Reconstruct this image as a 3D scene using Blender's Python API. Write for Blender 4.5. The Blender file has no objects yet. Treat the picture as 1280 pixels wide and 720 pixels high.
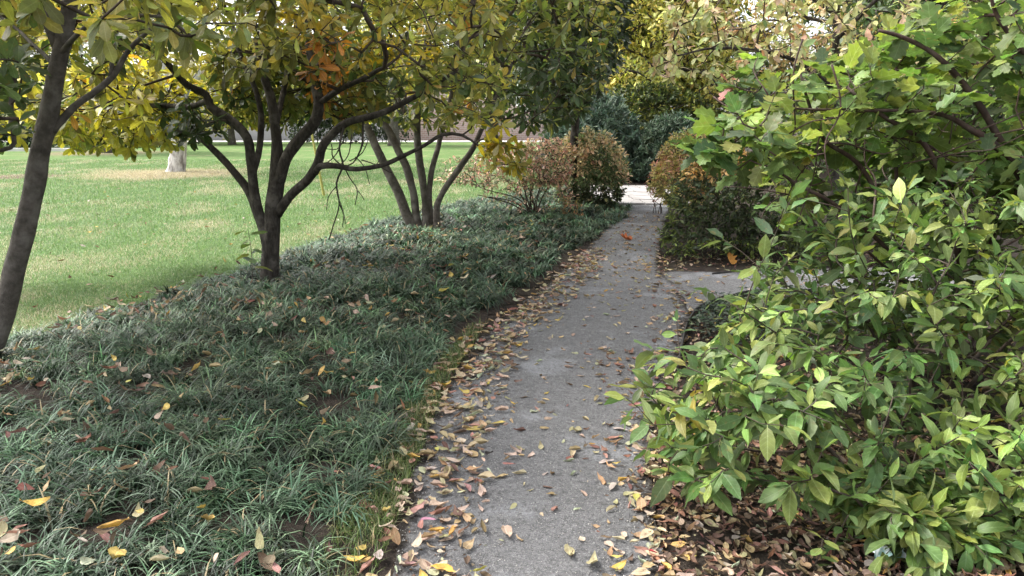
import bpy, math, random
import numpy as np
from mathutils import Vector, noise as mnoise

SEED = 11
random.seed(SEED)
rng = np.random.default_rng(SEED)
R = math.radians

# ------------------------------------------------------------------ scene / camera
scene = bpy.context.scene
C = scene.collection
F = 967.0                      # focal length in photo pixels (1280 wide)
CZ = 1.6
PITCH = R(12.25)
cp, sp = math.cos(PITCH), math.sin(PITCH)

cam_data = bpy.data.cameras.new('camera')
cam = bpy.data.objects.new('camera', cam_data)
C.objects.link(cam)
cam.location = (0, 0, CZ)
cam.rotation_euler = (R(90) - PITCH, 0, 0)
cam_data.sensor_width = 36
cam_data.lens = 36 * F / 1280
cam_data.clip_start = 0.05
cam_data.clip_end = 3000
scene.camera = cam


def ray(px, py):
    x = (px - 640) / F
    u = -(py - 360) / F
    return np.array([x, cp + u * sp, -sp + u * cp])


def at(px, py, Y):
    d = ray(px, py)
    return np.array([0, 0, CZ]) + d * (Y / d[1])


def gnd(px, py, z=0.0):
    d = ray(px, py)
    return np.array([0, 0, CZ]) + d * ((z - CZ) / d[2])


def to_px(P):
    P = np.asarray(P, float)
    x = P[..., 0]
    y = P[..., 1]
    z = P[..., 2] - CZ
    depth = y * cp - z * sp
    up = y * sp + z * cp
    return 640 + F * x / depth, 360 - F * up / depth, depth


# ------------------------------------------------------------------ materials
def new_mat(name):
    m = bpy.data.materials.new(name)
    m.use_nodes = True
    nt = m.node_tree
    for n in list(nt.nodes):
        nt.nodes.remove(n)
    out = nt.nodes.new('ShaderNodeOutputMaterial')
    return m, nt, out


def nd(nt, kind, **kw):
    n = nt.nodes.new(kind)
    for k, v in kw.items():
        if k.startswith('i_'):
            n.inputs[k[2:].replace('_', ' ')].default_value = v
        else:
            setattr(n, k, v)
    return n


def mix(nt, fac, a, b, blend='MIX'):
    n = nt.nodes.new('ShaderNodeMix')
    n.data_type = 'RGBA'
    n.blend_type = blend
    n.clamp_factor = True
    for sock, v in ((n.inputs[0], fac), (n.inputs[6], a), (n.inputs[7], b)):
        if hasattr(v, 'links'):
            nt.links.new(v, sock)
        elif isinstance(v, (int, float)):
            sock.default_value = v
        else:
            sock.default_value = (*v, 1) if len(v) == 3 else v
    return n.outputs[2]


def ramp(nt, src, lo, hi):
    n = nt.nodes.new('ShaderNodeMapRange')
    n.interpolation_type = 'SMOOTHSTEP'
    nt.links.new(src, n.inputs[0])
    n.inputs[1].default_value = lo
    n.inputs[2].default_value = hi
    return n.outputs[0]


def math_node(nt, op, a, b=None):
    n = nt.nodes.new('ShaderNodeMath')
    n.operation = op
    for s, v in ((n.inputs[0], a), (n.inputs[1], b)):
        if v is None:
            continue
        if hasattr(v, 'links'):
            nt.links.new(v, s)
        else:
            s.default_value = v
    return n.outputs[0]


def noise_tex(nt, scale, detail=4, rough=0.55, vec=None, stretch=None):
    n = nt.nodes.new('ShaderNodeTexNoise')
    n.inputs['Scale'].default_value = scale
    n.inputs['Detail'].default_value = detail
    n.inputs['Roughness'].default_value = rough
    if vec is None:
        g = nt.nodes.new('ShaderNodeNewGeometry')
        vec = g.outputs['Position']
    if stretch:
        mp = nt.nodes.new('ShaderNodeMapping')
        mp.inputs['Scale'].default_value = stretch
        nt.links.new(vec, mp.inputs[0])
        vec = mp.outputs[0]
    nt.links.new(vec, n.inputs['Vector'])
    return n.outputs['Fac']


def leaf_mat(name, trans=0.35, rough=0.42, spec=0.4, back=0.35, vein=0.35, blotch=0.0, blotch_col=(0.3, 0.16, 0.05), sideveins=9.0, back_tint=(0.30, 0.34, 0.22)):
    m, nt, out = new_mat(name)
    at_ = nd(nt, 'ShaderNodeAttribute', attribute_name='Col')
    uv = nd(nt, 'ShaderNodeUVMap', uv_map='UVMap')
    sep = nd(nt, 'ShaderNodeSeparateXYZ')
    nt.links.new(uv.outputs[0], sep.inputs[0])
    u, v = sep.outputs[0], sep.outputs[1]
    au = math_node(nt, 'ABSOLUTE', math_node(nt, 'SUBTRACT', u, 0.5))
    mid = math_node(nt, 'SUBTRACT', 1.0, ramp(nt, au, 0.006, 0.022))
    # side veins: stripes swept toward the tip
    ph = math_node(nt, 'MULTIPLY', math_node(nt, 'SUBTRACT', v, math_node(nt, 'MULTIPLY', au, 0.9)), sideveins * 6.283)
    sv = ramp(nt, math_node(nt, 'SINE', ph), 0.75, 1.0)
    veins = math_node(nt, 'ADD', mid, math_node(nt, 'MULTIPLY', sv, 0.45))
    nz = noise_tex(nt, 23.0, 3)
    col = mix(nt, math_node(nt, 'MULTIPLY', ramp(nt, nz, 0.3, 0.75), 0.5), at_.outputs['Color'], (0.0, 0.0, 0.0), 'MULTIPLY')
    hsv = nd(nt, 'ShaderNodeHueSaturation')
    hsv.inputs['Saturation'].default_value = 0.8
    hsv.inputs['Value'].default_value = 1.55
    nt.links.new(at_.outputs['Color'], hsv.inputs['Color'])
    hs2 = nd(nt, 'ShaderNodeHueSaturation')
    hs2.inputs['Value'].default_value = 0.72
    nt.links.new(at_.outputs['Color'], hs2.inputs['Color'])
    col = mix(nt, ramp(nt, nz, 0.35, 0.7), hs2.outputs[0], at_.outputs['Color'])
    col = mix(nt, math_node(nt, 'MULTIPLY', veins, vein), col, hsv.outputs[0])
    if blotch > 0:
        nb = noise_tex(nt, 38.0, 4, 0.6)
        col = mix(nt, math_node(nt, 'MULTIPLY', ramp(nt, nb, 0.58, 0.66), blotch), col, blotch_col)
    geo = nd(nt, 'ShaderNodeNewGeometry')
    pale = mix(nt, 0.5, col, back_tint)
    colf = mix(nt, math_node(nt, 'MULTIPLY', geo.outputs['Backfacing'], back), col, pale)
    pr = nd(nt, 'ShaderNodeBsdfPrincipled')
    nt.links.new(colf, pr.inputs['Base Color'])
    pr.inputs['Roughness'].default_value = rough
    pr.inputs['Specular IOR Level'].default_value = spec
    bp = nd(nt, 'ShaderNodeBump')
    bp.inputs['Strength'].default_value = 0.25
    bp.inputs['Distance'].default_value = 0.004
    nt.links.new(math_node(nt, 'SUBTRACT', 1.0, veins), bp.inputs['Height'])
    nt.links.new(bp.outputs[0], pr.inputs['Normal'])
    tr = nd(nt, 'ShaderNodeBsdfTranslucent')
    h3 = nd(nt, 'ShaderNodeHueSaturation')
    h3.inputs['Saturation'].default_value = 1.15
    h3.inputs['Value'].default_value = 1.35
    nt.links.new(col, h3.inputs['Color'])
    nt.links.new(h3.outputs[0], tr.inputs['Color'])
    ms = nd(nt, 'ShaderNodeMixShader')
    ms.inputs[0].default_value = trans
    nt.links.new(pr.outputs[0], ms.inputs[1])
    nt.links.new(tr.outputs[0], ms.inputs[2])
    nt.links.new(ms.outputs[0], out.inputs[0])
    return m


def plain_mat(name, colour_fn, rough=0.85, spec=0.3, bump=None, bump_dist=0.01, bump_str=0.5):
    m, nt, out = new_mat(name)
    pr = nd(nt, 'ShaderNodeBsdfPrincipled')
    pr.inputs['Roughness'].default_value = rough
    pr.inputs['Specular IOR Level'].default_value = spec
    c = colour_fn(nt)
    if hasattr(c, 'links'):
        nt.links.new(c, pr.inputs['Base Color'])
    else:
        pr.inputs['Base Color'].default_value = (*c, 1)
    if bump:
        b = nd(nt, 'ShaderNodeBump')
        b.inputs['Strength'].default_value = bump_str
        b.inputs['Distance'].default_value = bump_dist
        nt.links.new(bump(nt), b.inputs['Height'])
        nt.links.new(b.outputs[0], pr.inputs['Normal'])
    nt.links.new(pr.outputs[0], out.inputs[0])
    return m


def bark_colour(dark, light, lichen, fine=(30, 30, 9), lich_amt=0.6):
    def f(nt):
        a = noise_tex(nt, 1.0, 5, 0.65, stretch=fine)
        b = noise_tex(nt, 6.0, 4)
        c = noise_tex(nt, 14.0, 3)
        col = mix(nt, ramp(nt, a, 0.3, 0.7), dark, light)
        col = mix(nt, math_node(nt, 'MULTIPLY', ramp(nt, b, 0.5, 0.68), lich_amt), col, lichen)
        col = mix(nt, math_node(nt, 'MULTIPLY', ramp(nt, c, 0.56, 0.7), 0.5), col, dark)
        return col
    return f


M = {}
M['bark'] = plain_mat('grey_bark', bark_colour((0.06, 0.052, 0.044), (0.125, 0.11, 0.096), (0.19, 0.175, 0.155), (16, 16, 16), 0.6), 0.9, 0.2,
                      lambda nt: noise_tex(nt, 1.0, 6, 0.75, stretch=(26, 26, 18)), 0.02, 0.9)
M['dark_bark'] = plain_mat('dark_bark', bark_colour((0.022, 0.019, 0.016), (0.07, 0.06, 0.052), (0.15, 0.135, 0.12)), 0.9, 0.2,
                           lambda nt: noise_tex(nt, 1.0, 6, 0.75, stretch=(30, 30, 16)), 0.02, 0.9)
M['twig'] = plain_mat('twig_bark', bark_colour((0.03, 0.022, 0.016), (0.075, 0.055, 0.042), (0.11, 0.095, 0.08)), 0.85, 0.25)
M['red_twig'] = plain_mat('red_brown_twig', bark_colour((0.03, 0.018, 0.014), (0.075, 0.045, 0.034), (0.13, 0.10, 0.085)), 0.8, 0.3)
M['white_bark'] = plain_mat('pale_furrowed_bark', bark_colour((0.16, 0.145, 0.13), (0.6, 0.58, 0.55), (0.7, 0.68, 0.66), (9, 9, 1.6), 0.4), 0.9, 0.15,
                            lambda nt: noise_tex(nt, 1.0, 5, 0.6, stretch=(9, 9, 1.6)), 0.05, 0.8)
M['magnolia'] = leaf_mat('yellowing_leaf', 0.42, 0.4, 0.45, back=0.5, vein=0.3, blotch=0.35, blotch_col=(0.22, 0.11, 0.03))
M['evergreen'] = leaf_mat('dark_glossy_leaf', 0.2, 0.35, 0.45, back=0.3, vein=0.25)
M['viburnum'] = leaf_mat('fresh_green_leaf', 0.33, 0.48, 0.34, back=0.75, vein=0.45, blotch=0.3, blotch_col=(0.2, 0.12, 0.04), sideveins=7.0)
M['lobed'] = leaf_mat('lobed_green_leaf', 0.4, 0.5, 0.34, back=0.6, vein=0.5, blotch=0.28, blotch_col=(0.25, 0.13, 0.05), sideveins=4.0)
M['small_leaf'] = leaf_mat('small_shrub_leaf', 0.3, 0.5, 0.35, back=0.4, vein=0.15)
M['needle'] = leaf_mat('needle_spray', 0.2, 0.6, 0.25, back=0.0, vein=0.0)
M['blade'] = leaf_mat('strap_blade', 0.15, 0.42, 0.32, back=0.1, vein=0.25, sideveins=0.0)
M['turf_blade'] = leaf_mat('turf_blade', 0.3, 0.5, 0.35, back=0.0, vein=0.0, sideveins=0.0)
M['dry_leaf'] = leaf_mat('dry_fallen_leaf', 0.12, 0.7, 0.25, back=0.25, vein=0.3, blotch=0.45, blotch_col=(0.12, 0.07, 0.035), sideveins=8.0, back_tint=(0.5, 0.42, 0.33))


def soil_col(nt):
    a = noise_tex(nt, 9.0, 6, 0.7)
    b = noise_tex(nt, 70.0, 4, 0.7)
    c = noise_tex(nt, 1.3, 3)
    col = mix(nt, ramp(nt, a, 0.3, 0.7), (0.020, 0.016, 0.014), (0.058, 0.046, 0.038))
    col = mix(nt, ramp(nt, b, 0.55, 0.72), col, (0.13, 0.10, 0.078))
    col = mix(nt, math_node(nt, 'MULTIPLY', ramp(nt, c, 0.4, 0.7), 0.4), col, (0.05, 0.045, 0.03))
    return col


M['soil'] = plain_mat('mulch_soil', soil_col, 0.95, 0.1, lambda nt: noise_tex(nt, 60.0, 6, 0.7), 0.03, 0.8)


def lawn_col(nt):
    a = noise_tex(nt, 0.9, 5, 0.65, stretch=(1, 0.6, 1))
    b = noise_tex(nt, 7.0, 5, 0.7)
    c = noise_tex(nt, 60.0, 4, 0.7)
    col = mix(nt, ramp(nt, b, 0.3, 0.7), (0.075, 0.135, 0.042), (0.125, 0.19, 0.065))
    col = mix(nt, math_node(nt, 'MULTIPLY', ramp(nt, a, 0.5, 0.7), 0.7), col, (0.26, 0.24, 0.14))
    col = mix(nt, math_node(nt, 'MULTIPLY', ramp(nt, c, 0.4, 0.7), 0.5), col, (0.05, 0.085, 0.025))
    # worn straw-coloured ring round the pale tree and bare earth patch beyond
    g = nd(nt, 'ShaderNodeNewGeometry')
    for ctr, rad, colr, amt in (((-10.4, 23.6, 0), 3.0, (0.30, 0.235, 0.15), 0.85), ((-14.2, 22.5, 0), 1.6, (0.13, 0.09, 0.07), 0.9), ((-18.0, 24.0, 0), 1.6, (0.13, 0.09, 0.07), 0.9), ((-20.5, 39.0, 0), 4.0, (0.2, 0.14, 0.1), 0.6)):
        vm = nd(nt, 'ShaderNodeVectorMath', operation='DISTANCE')
        nt.links.new(g.outputs['Position'], vm.inputs[0])
        vm.inputs[1].default_value = ctr
        dist = math_node(nt, 'ADD', vm.outputs['Value'], math_node(nt, 'MULTIPLY', math_node(nt, 'SUBTRACT', b, 0.5), rad * 1.3))
        fac = math_node(nt, 'SUBTRACT', 1.0, ramp(nt, dist, rad * 0.45, rad))
        col = mix(nt, math_node(nt, 'MULTIPLY', fac, amt), col, colr)
    return col


M['lawn'] = plain_mat('lawn_turf', lawn_col, 0.95, 0.1, lambda nt: noise_tex(nt, 90.0, 5, 0.7), 0.03, 0.7)


def gravel_col(nt):
    e = nd(nt, 'ShaderNodeAttribute', attribute_name='Col')
    sep = nd(nt, 'ShaderNodeSeparateColor')
    nt.links.new(e.outputs['Color'], sep.inputs[0])
    a = noise_tex(nt, 1.6, 5, 0.6)
    b = noise_tex(nt, 210.0, 3, 0.7)
    c = noise_tex(nt, 26.0, 5, 0.7)
    d = noise_tex(nt, 420.0, 2, 0.6)
    f = noise_tex(nt, 48.0, 5, 0.8)
    col = mix(nt, ramp(nt, c, 0.3, 0.72), (0.125, 0.123, 0.126), (0.218, 0.216, 0.219))
    col = mix(nt, math_node(nt, 'MULTIPLY', ramp(nt, a, 0.53, 0.66), 0.6), col, (0.36, 0.37, 0.39))
    col = mix(nt, math_node(nt, 'MULTIPLY', ramp(nt, f, 0.5, 0.62), 0.75), col, (0.075, 0.073, 0.072))
    f2 = noise_tex(nt, 95.0, 3, 0.7, stretch=(1, 1.02, 1))
    col = mix(nt, math_node(nt, 'MULTIPLY', ramp(nt, f2, 0.56, 0.64), 0.7), col, (0.36, 0.355, 0.35))
    col = mix(nt, ramp(nt, b, 0.58, 0.68), col, (0.065, 0.062, 0.06))
    col = mix(nt, ramp(nt, d, 0.61, 0.68), col, (0.55, 0.54, 0.52))
    soil = mix(nt, ramp(nt, c, 0.35, 0.7), (0.03, 0.025, 0.022), (0.085, 0.07, 0.058))
    ed = math_node(nt, 'ADD', sep.outputs[0], math_node(nt, 'MULTIPLY', math_node(nt, 'SUBTRACT', c, 0.5), 0.35))
    ed = math_node(nt, 'ADD', ed, math_node(nt, 'MULTIPLY', math_node(nt, 'SUBTRACT', a, 0.5), 0.35))
    return mix(nt, ramp(nt, ed, 0.0, 0.17), soil, col)


M['gravel'] = plain_mat('grey_gravel', gravel_col, 0.92, 0.2, lambda nt: noise_tex(nt, 110.0, 5, 0.8), 0.02, 1.0)


def stone_col(nt):
    a = noise_tex(nt, 3.0, 5)
    b = noise_tex(nt, 40.0, 4)
    col = mix(nt, ramp(nt, a, 0.3, 0.7), (0.19, 0.178, 0.17), (0.28, 0.267, 0.258))
    return mix(nt, math_node(nt, 'MULTIPLY', ramp(nt, b, 0.55, 0.7), 0.5), col, (0.3, 0.27, 0.25))


M['stone'] = plain_mat('pale_paving_stone', stone_col, 0.85, 0.25, lambda nt: noise_tex(nt, 50.0, 4), 0.004, 0.5)
M['metal'] = plain_mat('dark_edging_metal', lambda nt: mix(nt, ramp(nt, noise_tex(nt, 20, 4), 0.4, 0.7), (0.012, 0.012, 0.012), (0.05, 0.04, 0.035)), 0.6, 0.5)
M['pebble'] = plain_mat('pale_pebbles', lambda nt: mix(nt, ramp(nt, noise_tex(nt, 90, 2), 0.35, 0.7), (0.08, 0.078, 0.075), (0.45, 0.43, 0.4)), 0.85, 0.3)
M['render_wall'] = plain_mat('pale_render_wall', lambda nt: mix(nt, ramp(nt, noise_tex(nt, 0.6, 5), 0.3, 0.7), (0.34, 0.335, 0.34), (0.42, 0.415, 0.42)), 0.9, 0.2)
M['concrete'] = plain_mat('pale_concrete', lambda nt: mix(nt, ramp(nt, noise_tex(nt, 0.8, 5), 0.3, 0.7), (0.45, 0.44, 0.42), (0.6, 0.59, 0.56)), 0.9, 0.2)
M['glass'] = plain_mat('dark_window_glass', lambda nt: (0.02, 0.025, 0.035), 0.08, 0.6)
M['frame'] = plain_mat('grey_window_frame', lambda nt: (0.16, 0.17, 0.19), 0.5, 0.4)
M['roof'] = plain_mat('grey_roof', lambda nt: (0.16, 0.15, 0.15), 0.8, 0.3)
M['stake'] = plain_mat('yellow_green_stake', lambda nt: mix(nt, ramp(nt, noise_tex(nt, 8, 3, stretch=(1, 1, 3)), 0.3, 0.7), (0.28, 0.26, 0.06), (0.42, 0.38, 0.12)), 0.6, 0.3)
M['wrapper'] = plain_mat('mint_plastic_film', lambda nt: mix(nt, ramp(nt, noise_tex(nt, 30, 3), 0.45, 0.6), (0.75, 0.8, 0.8), (0.32, 0.55, 0.5)), 0.25, 0.6)
M['cut_stem'] = plain_mat('mossy_cut_stem', lambda nt: mix(nt, ramp(nt, noise_tex(nt, 30, 4), 0.35, 0.7), (0.06, 0.075, 0.02), (0.14, 0.15, 0.04)), 0.9, 0.2)


def brick_fn(nt):
    b = nt.nodes.new('ShaderNodeTexBrick')
    tc = nt.nodes.new('ShaderNodeTexCoord')
    mp = nt.nodes.new('ShaderNodeMapping')
    mp.inputs['Rotation'].default_value = (R(90), 0, 0)
    nt.links.new(tc.outputs['Object'], mp.inputs[0])
    nt.links.new(mp.outputs[0], b.inputs['Vector'])
    b.inputs['Scale'].default_value = 1.6
    b.inputs['Color1'].default_value = (0.36, 0.25, 0.22, 1)
    b.inputs['Color2'].default_value = (0.42, 0.31, 0.27, 1)
    b.inputs['Mortar'].default_value = (0.5, 0.46, 0.43, 1)
    return b.outputs['Color']


M['brick'] = plain_mat('pale_pink_brick', brick_fn, 0.9, 0.2)


# ------------------------------------------------------------------ mesh helpers
def raw_mesh(name, V, faces, mat, col=None, uv=None, smooth=True):
    """faces: list of int arrays (m, k)"""
    me = bpy.data.meshes.new(name)
    V = np.ascontiguousarray(V, np.float32)
    faces = [np.asarray(f, np.int32) for f in faces if len(f)]
    me.vertices.add(len(V))
    me.vertices.foreach_set('co', V.ravel())
    loops = np.concatenate([f.ravel() for f in faces])
    counts = np.concatenate([np.full(len(f), f.shape[1], np.int32) for f in faces])
    starts = np.concatenate([[0], np.cumsum(counts)[:-1]]).astype(np.int32)
    me.loops.add(len(loops))
    me.loops.foreach_set('vertex_index', loops)
    me.polygons.add(len(counts))
    me.polygons.foreach_set('loop_start', starts)
    me.polygons.foreach_set('use_smooth', np.full(len(counts), smooth))
    me.update(calc_edges=True)
    if col is not None:
        a = me.attributes.new('Col', 'FLOAT_COLOR', 'POINT')
        cc = np.ones((len(V), 4), np.float32)
        cc[:, :3] = col
        a.data.foreach_set('color', cc.ravel())
    if uv is not None:
        l = me.uv_layers.new(name='UVMap')
        l.data.foreach_set('uv', np.ascontiguousarray(uv[loops], np.float32).ravel())
    me.materials.append(mat)
    return me


def link(name, me, parent=None, loc=None):
    o = bpy.data.objects.new(name, me)
    C.objects.link(o)
    if parent is not None:
        o.parent = parent
        if parent.type == 'EMPTY':
            # mesh data were built in world space: shift them to the thing's base
            L = Vector(parent.location)
            me.transform(__import__('mathutils').Matrix.Translation(-L))
        elif parent.parent is not None:
            me.transform(__import__('mathutils').Matrix.Translation(-Vector(parent.parent.location)))
    if loc is not None:
        o.location = loc
    return o


def thing(name, label, cat, loc, group=None):
    o = bpy.data.objects.new(name, None)
    C.objects.link(o)
    o.location = [float(x) for x in loc]
    o.empty_display_size = 0.1
    o['label'] = label
    o['category'] = cat
    if group:
        o['group'] = group
    return o


def tag(o, label=None, cat=None, group=None, kind=None):
    if label: o['label'] = label
    if cat: o['category'] = cat
    if group: o['group'] = group
    if kind: o['kind'] = kind
    return o


class MB:
    def __init__(self):
        self.V = []
        self.Q = []
        self.n = 0
        self.N = []

    def add(self, V, Q, ngons=()):
        self.V.append(np.asarray(V, float))
        if len(Q):
            self.Q.append(np.asarray(Q, int) + self.n)
        for g in ngons:
            self.N.append(np.asarray(g, int)[None, :] + self.n)
        self.n += len(V)

    def build(self, name, mat, parent=None, smooth=True):
        me = raw_mesh(name, np.concatenate(self.V), self.Q + self.N, mat, smooth=smooth)
        return link(name, me, parent)

    def box(self, x0, x1, y0, y1, z0, z1):
        V = [(x, y, z) for z in (z0, z1) for y in (y0, y1) for x in (x0, x1)]
        self.add(V, [(0, 2, 3, 1), (4, 5, 7, 6), (0, 1, 5, 4), (2, 6, 7, 3), (0, 4, 6, 2), (1, 3, 7, 5)])


def catmull(P, rad, step):
    P = np.asarray(P, float)
    rad = np.asarray(rad, float)
    if len(P) == 2:
        P = np.array([P[0], (P[0] + P[1]) / 2, P[1]])
        rad = np.array([rad[0], (rad[0] + rad[1]) / 2, rad[1]])
    E = np.vstack([2 * P[0] - P[1], P, 2 * P[-1] - P[-2]])
    out, ro = [], []
    for i in range(len(P) - 1):
        p0, p1, p2, p3 = E[i:i + 4]
        n = max(2, int(np.linalg.norm(p2 - p1) / step))
        for k in range(n):
            t = k / n
            out.append(0.5 * ((2 * p1) + (-p0 + p2) * t + (2 * p0 - 5 * p1 + 4 * p2 - p3) * t * t + (-p0 + 3 * p1 - 3 * p2 + p3) * t ** 3))
            ro.append(rad[i] * (1 - t) + rad[i + 1] * t)
    out.append(P[-1])
    ro.append(rad[-1])
    return np.array(out), np.array(ro)


def tube(mb, P, rad, sides=10, step=0.07, lump=0.08, wander=0.0, resample=True, knots=False):
    if resample:
        P, rad = catmull(P, rad, step)
    n = len(P)
    if wander:
        P = P.copy()
        for i in range(1, n - 1):
            P[i] += wander * np.array(mnoise.noise_vector(Vector(P[i] * 3.1)))
    T = np.gradient(P, axis=0)
    T /= np.linalg.norm(T, axis=1)[:, None] + 1e-9
    u = np.cross(T[0], [0.3, 0.9, 0.2])
    u /= np.linalg.norm(u)
    ang = np.linspace(0, 2 * math.pi, sides, endpoint=False)
    V = np.zeros((n, sides, 3))
    ph = random.random() * 50
    for i in range(n):
        u = u - T[i] * np.dot(u, T[i])
        u /= np.linalg.norm(u)
        w = np.cross(T[i], u)
        for k, a in enumerate(ang):
            rr = rad[i] * (1 + lump * mnoise.noise(Vector((math.cos(a) * 1.2 + ph, math.sin(a) * 1.2, i * step * 5.0))) * 1.6)
            if knots:
                rr *= 1 + 0.10 * max(0, mnoise.noise(Vector((ph, 3.3, i * step * 7.0))))
            V[i, k] = P[i] + rr * (math.cos(a) * u + math.sin(a) * w)
    idx = np.arange(n * sides).reshape(n, sides)
    a = idx[:-1]
    b = idx[1:]
    Q = np.stack([a, np.roll(a, -1, 1), np.roll(b, -1, 1), b], -1).reshape(-1, 4)
    mb.add(V.reshape(-1, 3), Q, [idx[0][::-1], idx[-1]])
    return P, rad


# ------------------------------------------------------------------ leaves
def leaf_template(rows, fold=0.12):
    """rows: (t, halfwidth, forward shift of the edge)"""
    V, uv = [], []
    for t, w, s in rows:
        V += [(-w, t + s, fold * w), (0, t, 0), (w, t + s, fold * w)]
        uv += [(0.5 - w, t + s), (0.5, t), (0.5 + w, t + s)]
    Q = []
    for i in range(len(rows) - 1):
        a = 3 * i
        Q += [(a, a + 1, a + 4, a + 3), (a + 1, a + 2, a + 5, a + 4)]
    return np.array(V), np.array(Q), np.array(uv)


TPL = {
    'obovate': leaf_template([(0, .012, 0), (.12, .05, 0), (.35, .12, 0), (.6, .18, 0), (.8, .16, 0), (.93, .085, 0), (1, .004, 0)]),
    'elliptic': leaf_template([(0, .012, 0), (.1, .01, 0), (.22, .12, 0), (.45, .205, 0), (.68, .19, 0), (.86, .10, 0), (1, .003, 0)], 0.2),
    'lobed': leaf_template([(0, .010, 0), (.14, .010, 0), (.17, .15, -.07), (.25, .30, -.03), (.33, .37, .04), (.39, .27, .06), (.45, .31, .10), (.52, .42, .20), (.60, .25, .14),
                            (.68, .21, .10), (.76, .25, .13), (.86, .14, .05), (.94, .06, .01), (1, .003, 0)], 0.16),
    'small': leaf_template([(0, .01, 0), (.3, .17, 0), (.68, .19, 0), (1, .01, 0)], 0.25),
    'narrow': leaf_template([(0, .02, 0), (.4, .09, 0), (1, .005, 0)], 0.2),
    'spray': leaf_template([(0, .02, 0), (.35, .12, .06), (.45, .05, 0), (.72, .10, .06), (1, .005, 0)], 0.2),
    'dry': leaf_template([(0, .01, 0), (.14, .06, 0), (.38, .15, 0), (.62, .17, 0), (.84, .10, 0), (1, .004, 0)], 0.5),
}


def unit(v):
    return v / (np.linalg.norm(v, axis=-1, keepdims=True) + 1e-9)


def leaf_arrays(tpl, P, D, N, L, wid, curl, ripple=0.02):
    V, Q, uv = TPL[tpl]
    n, k = len(P), len(V)
    D = unit(D)
    S = unit(np.cross(D, N))
    N = np.cross(S, D)
    x = V[None, :, 0] * wid[:, None]
    y = np.repeat(V[None, :, 1], n, 0)
    z = V[None, :, 2] - curl[:, None] * V[None, :, 1] ** 2 * 0.5
    y = y - (curl[:, None] ** 2) * V[None, :, 1] ** 3 / 8.0
    z = z + rng.normal(0, ripple, (n, k)) * (np.abs(V[None, :, 0]) > 0.03)
    W = P[:, None] + L[:, None, None] * (x[..., None] * S[:, None] + y[..., None] * D[:, None] + z[..., None] * N[:, None])
    F_ = (Q[None] + (np.arange(n) * k)[:, None, None]).reshape(-1, Q.shape[1])
    UV = np.repeat(uv[None], n, 0).reshape(-1, 2)
    return W.reshape(-1, 3), F_, UV, k


def leaves(name, tpl, P, D, N, L, col, mat, parent, wid=None, curl=None, ripple=0.02):
    n = len(P)
    if wid is None: wid = rng.uniform(0.85, 1.2, n)
    if curl is None: curl = rng.normal(0.25, 0.25, n)
    W, Fq, UV, k = leaf_arrays(tpl, P, D, N, L, wid, curl, ripple)
    me = raw_mesh(name, W, [Fq], mat, np.repeat(col, k, 0), UV)
    return link(name, me, parent)


def palette(n, items, jitter=0.18, clump=None):
    """items: list of (weight, rgb); clump: value 0..1 per leaf that shifts along the list"""
    w = np.array([i[0] for i in items], float)
    cols = np.array([i[1] for i in items], float)
    cum = np.cumsum(w) / w.sum()
    if clump is None:
        r = rng.random(n)
    else:
        r = np.clip(0.55 * clump + 0.45 * rng.random(n), 0, 0.9999)
    idx = np.searchsorted(cum, r)
    c = cols[np.clip(idx, 0, len(cols) - 1)]
    c = c * np.exp(rng.normal(0, jitter, (n, 1))) * np.exp(rng.normal(0, jitter * 0.35, (n, 3)))
    return np.clip(c, 0.003, 0.9)


def pnoise(P, s, off=0.0):
    v = np.array([mnoise.noise(Vector((p[0] * s + off, p[1] * s, p[2] * s))) for p in P])
    return np.clip(0.5 + v * 0.85, 0, 1)


# ------------------------------------------------------------------ growth
def pt_in_poly(px, py, poly):
    ins = np.zeros(len(px), bool)
    n = len(poly)
    for i in range(n):
        x0, y0 = poly[i]
        x1, y1 = poly[(i + 1) % n]
        if y0 == y1: continue
        c = ((y0 > py) != (y1 > py)) & (px < (x1 - x0) * (py - y0) / (y1 - y0) + x0)
        ins ^= c
    return ins


def poly_dist(px, py, poly):
    d = np.full(len(px), 1e9)
    n = len(poly)
    p = np.stack([px, py], -1)
    for i in range(n):
        a = np.array(poly[i], float)
        b = np.array(poly[(i + 1) % n], float)
        ab = b - a
        t = np.clip(((p - a) @ ab) / (ab @ ab + 1e-12), 0, 1)
        d = np.minimum(d, np.linalg.norm(p - a - t[:, None] * ab, axis=1))
    return d


def fill_volume(poly, Yc, dY, n, zmin=0.05, rnd=60.0, shell=0.0, gaps=0.0, gap_s=2.2):
    """points in a rounded body whose outline (seen at distance Yc) is the polygon"""
    poly = [tuple(p) for p in poly]
    xs = [p[0] for p in poly]
    ys = [p[1] for p in poly]
    out = []
    got = 0
    while got < n:
        m = 4 * n
        px = rng.uniform(min(xs), max(xs), m)
        py = rng.uniform(min(ys), max(ys), m)
        k = pt_in_poly(px, py, poly)
        px, py = px[k], py[k]
        ed = poly_dist(px, py, poly)
        s = np.sqrt(np.clip(1 - (1 - np.clip(ed / rnd, 0, 1)) ** 2, 0, 1))
        u = rng.uniform(-1, 1, len(px))
        if shell > 0:
            u = np.sign(u) * np.abs(u) ** (1 - shell)
        # outline is drawn at Yc; depth is applied orthogonally in the world, not along the rays
        P = np.array([at(a, b, Yc) for a, b in zip(px, py)])
        P[:, 1] += u * dY * (0.15 + 0.85 * s)
        ok = P[:, 2] > zmin
        if gaps > 0:
            g = pnoise(P, gap_s, 7.7)
            ok &= g > gaps * rng.uniform(0.6, 1.0, len(g))
        P = P[ok]
        out.append(P)
        got += len(P)
    return np.concatenate(out)[:n]


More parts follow.
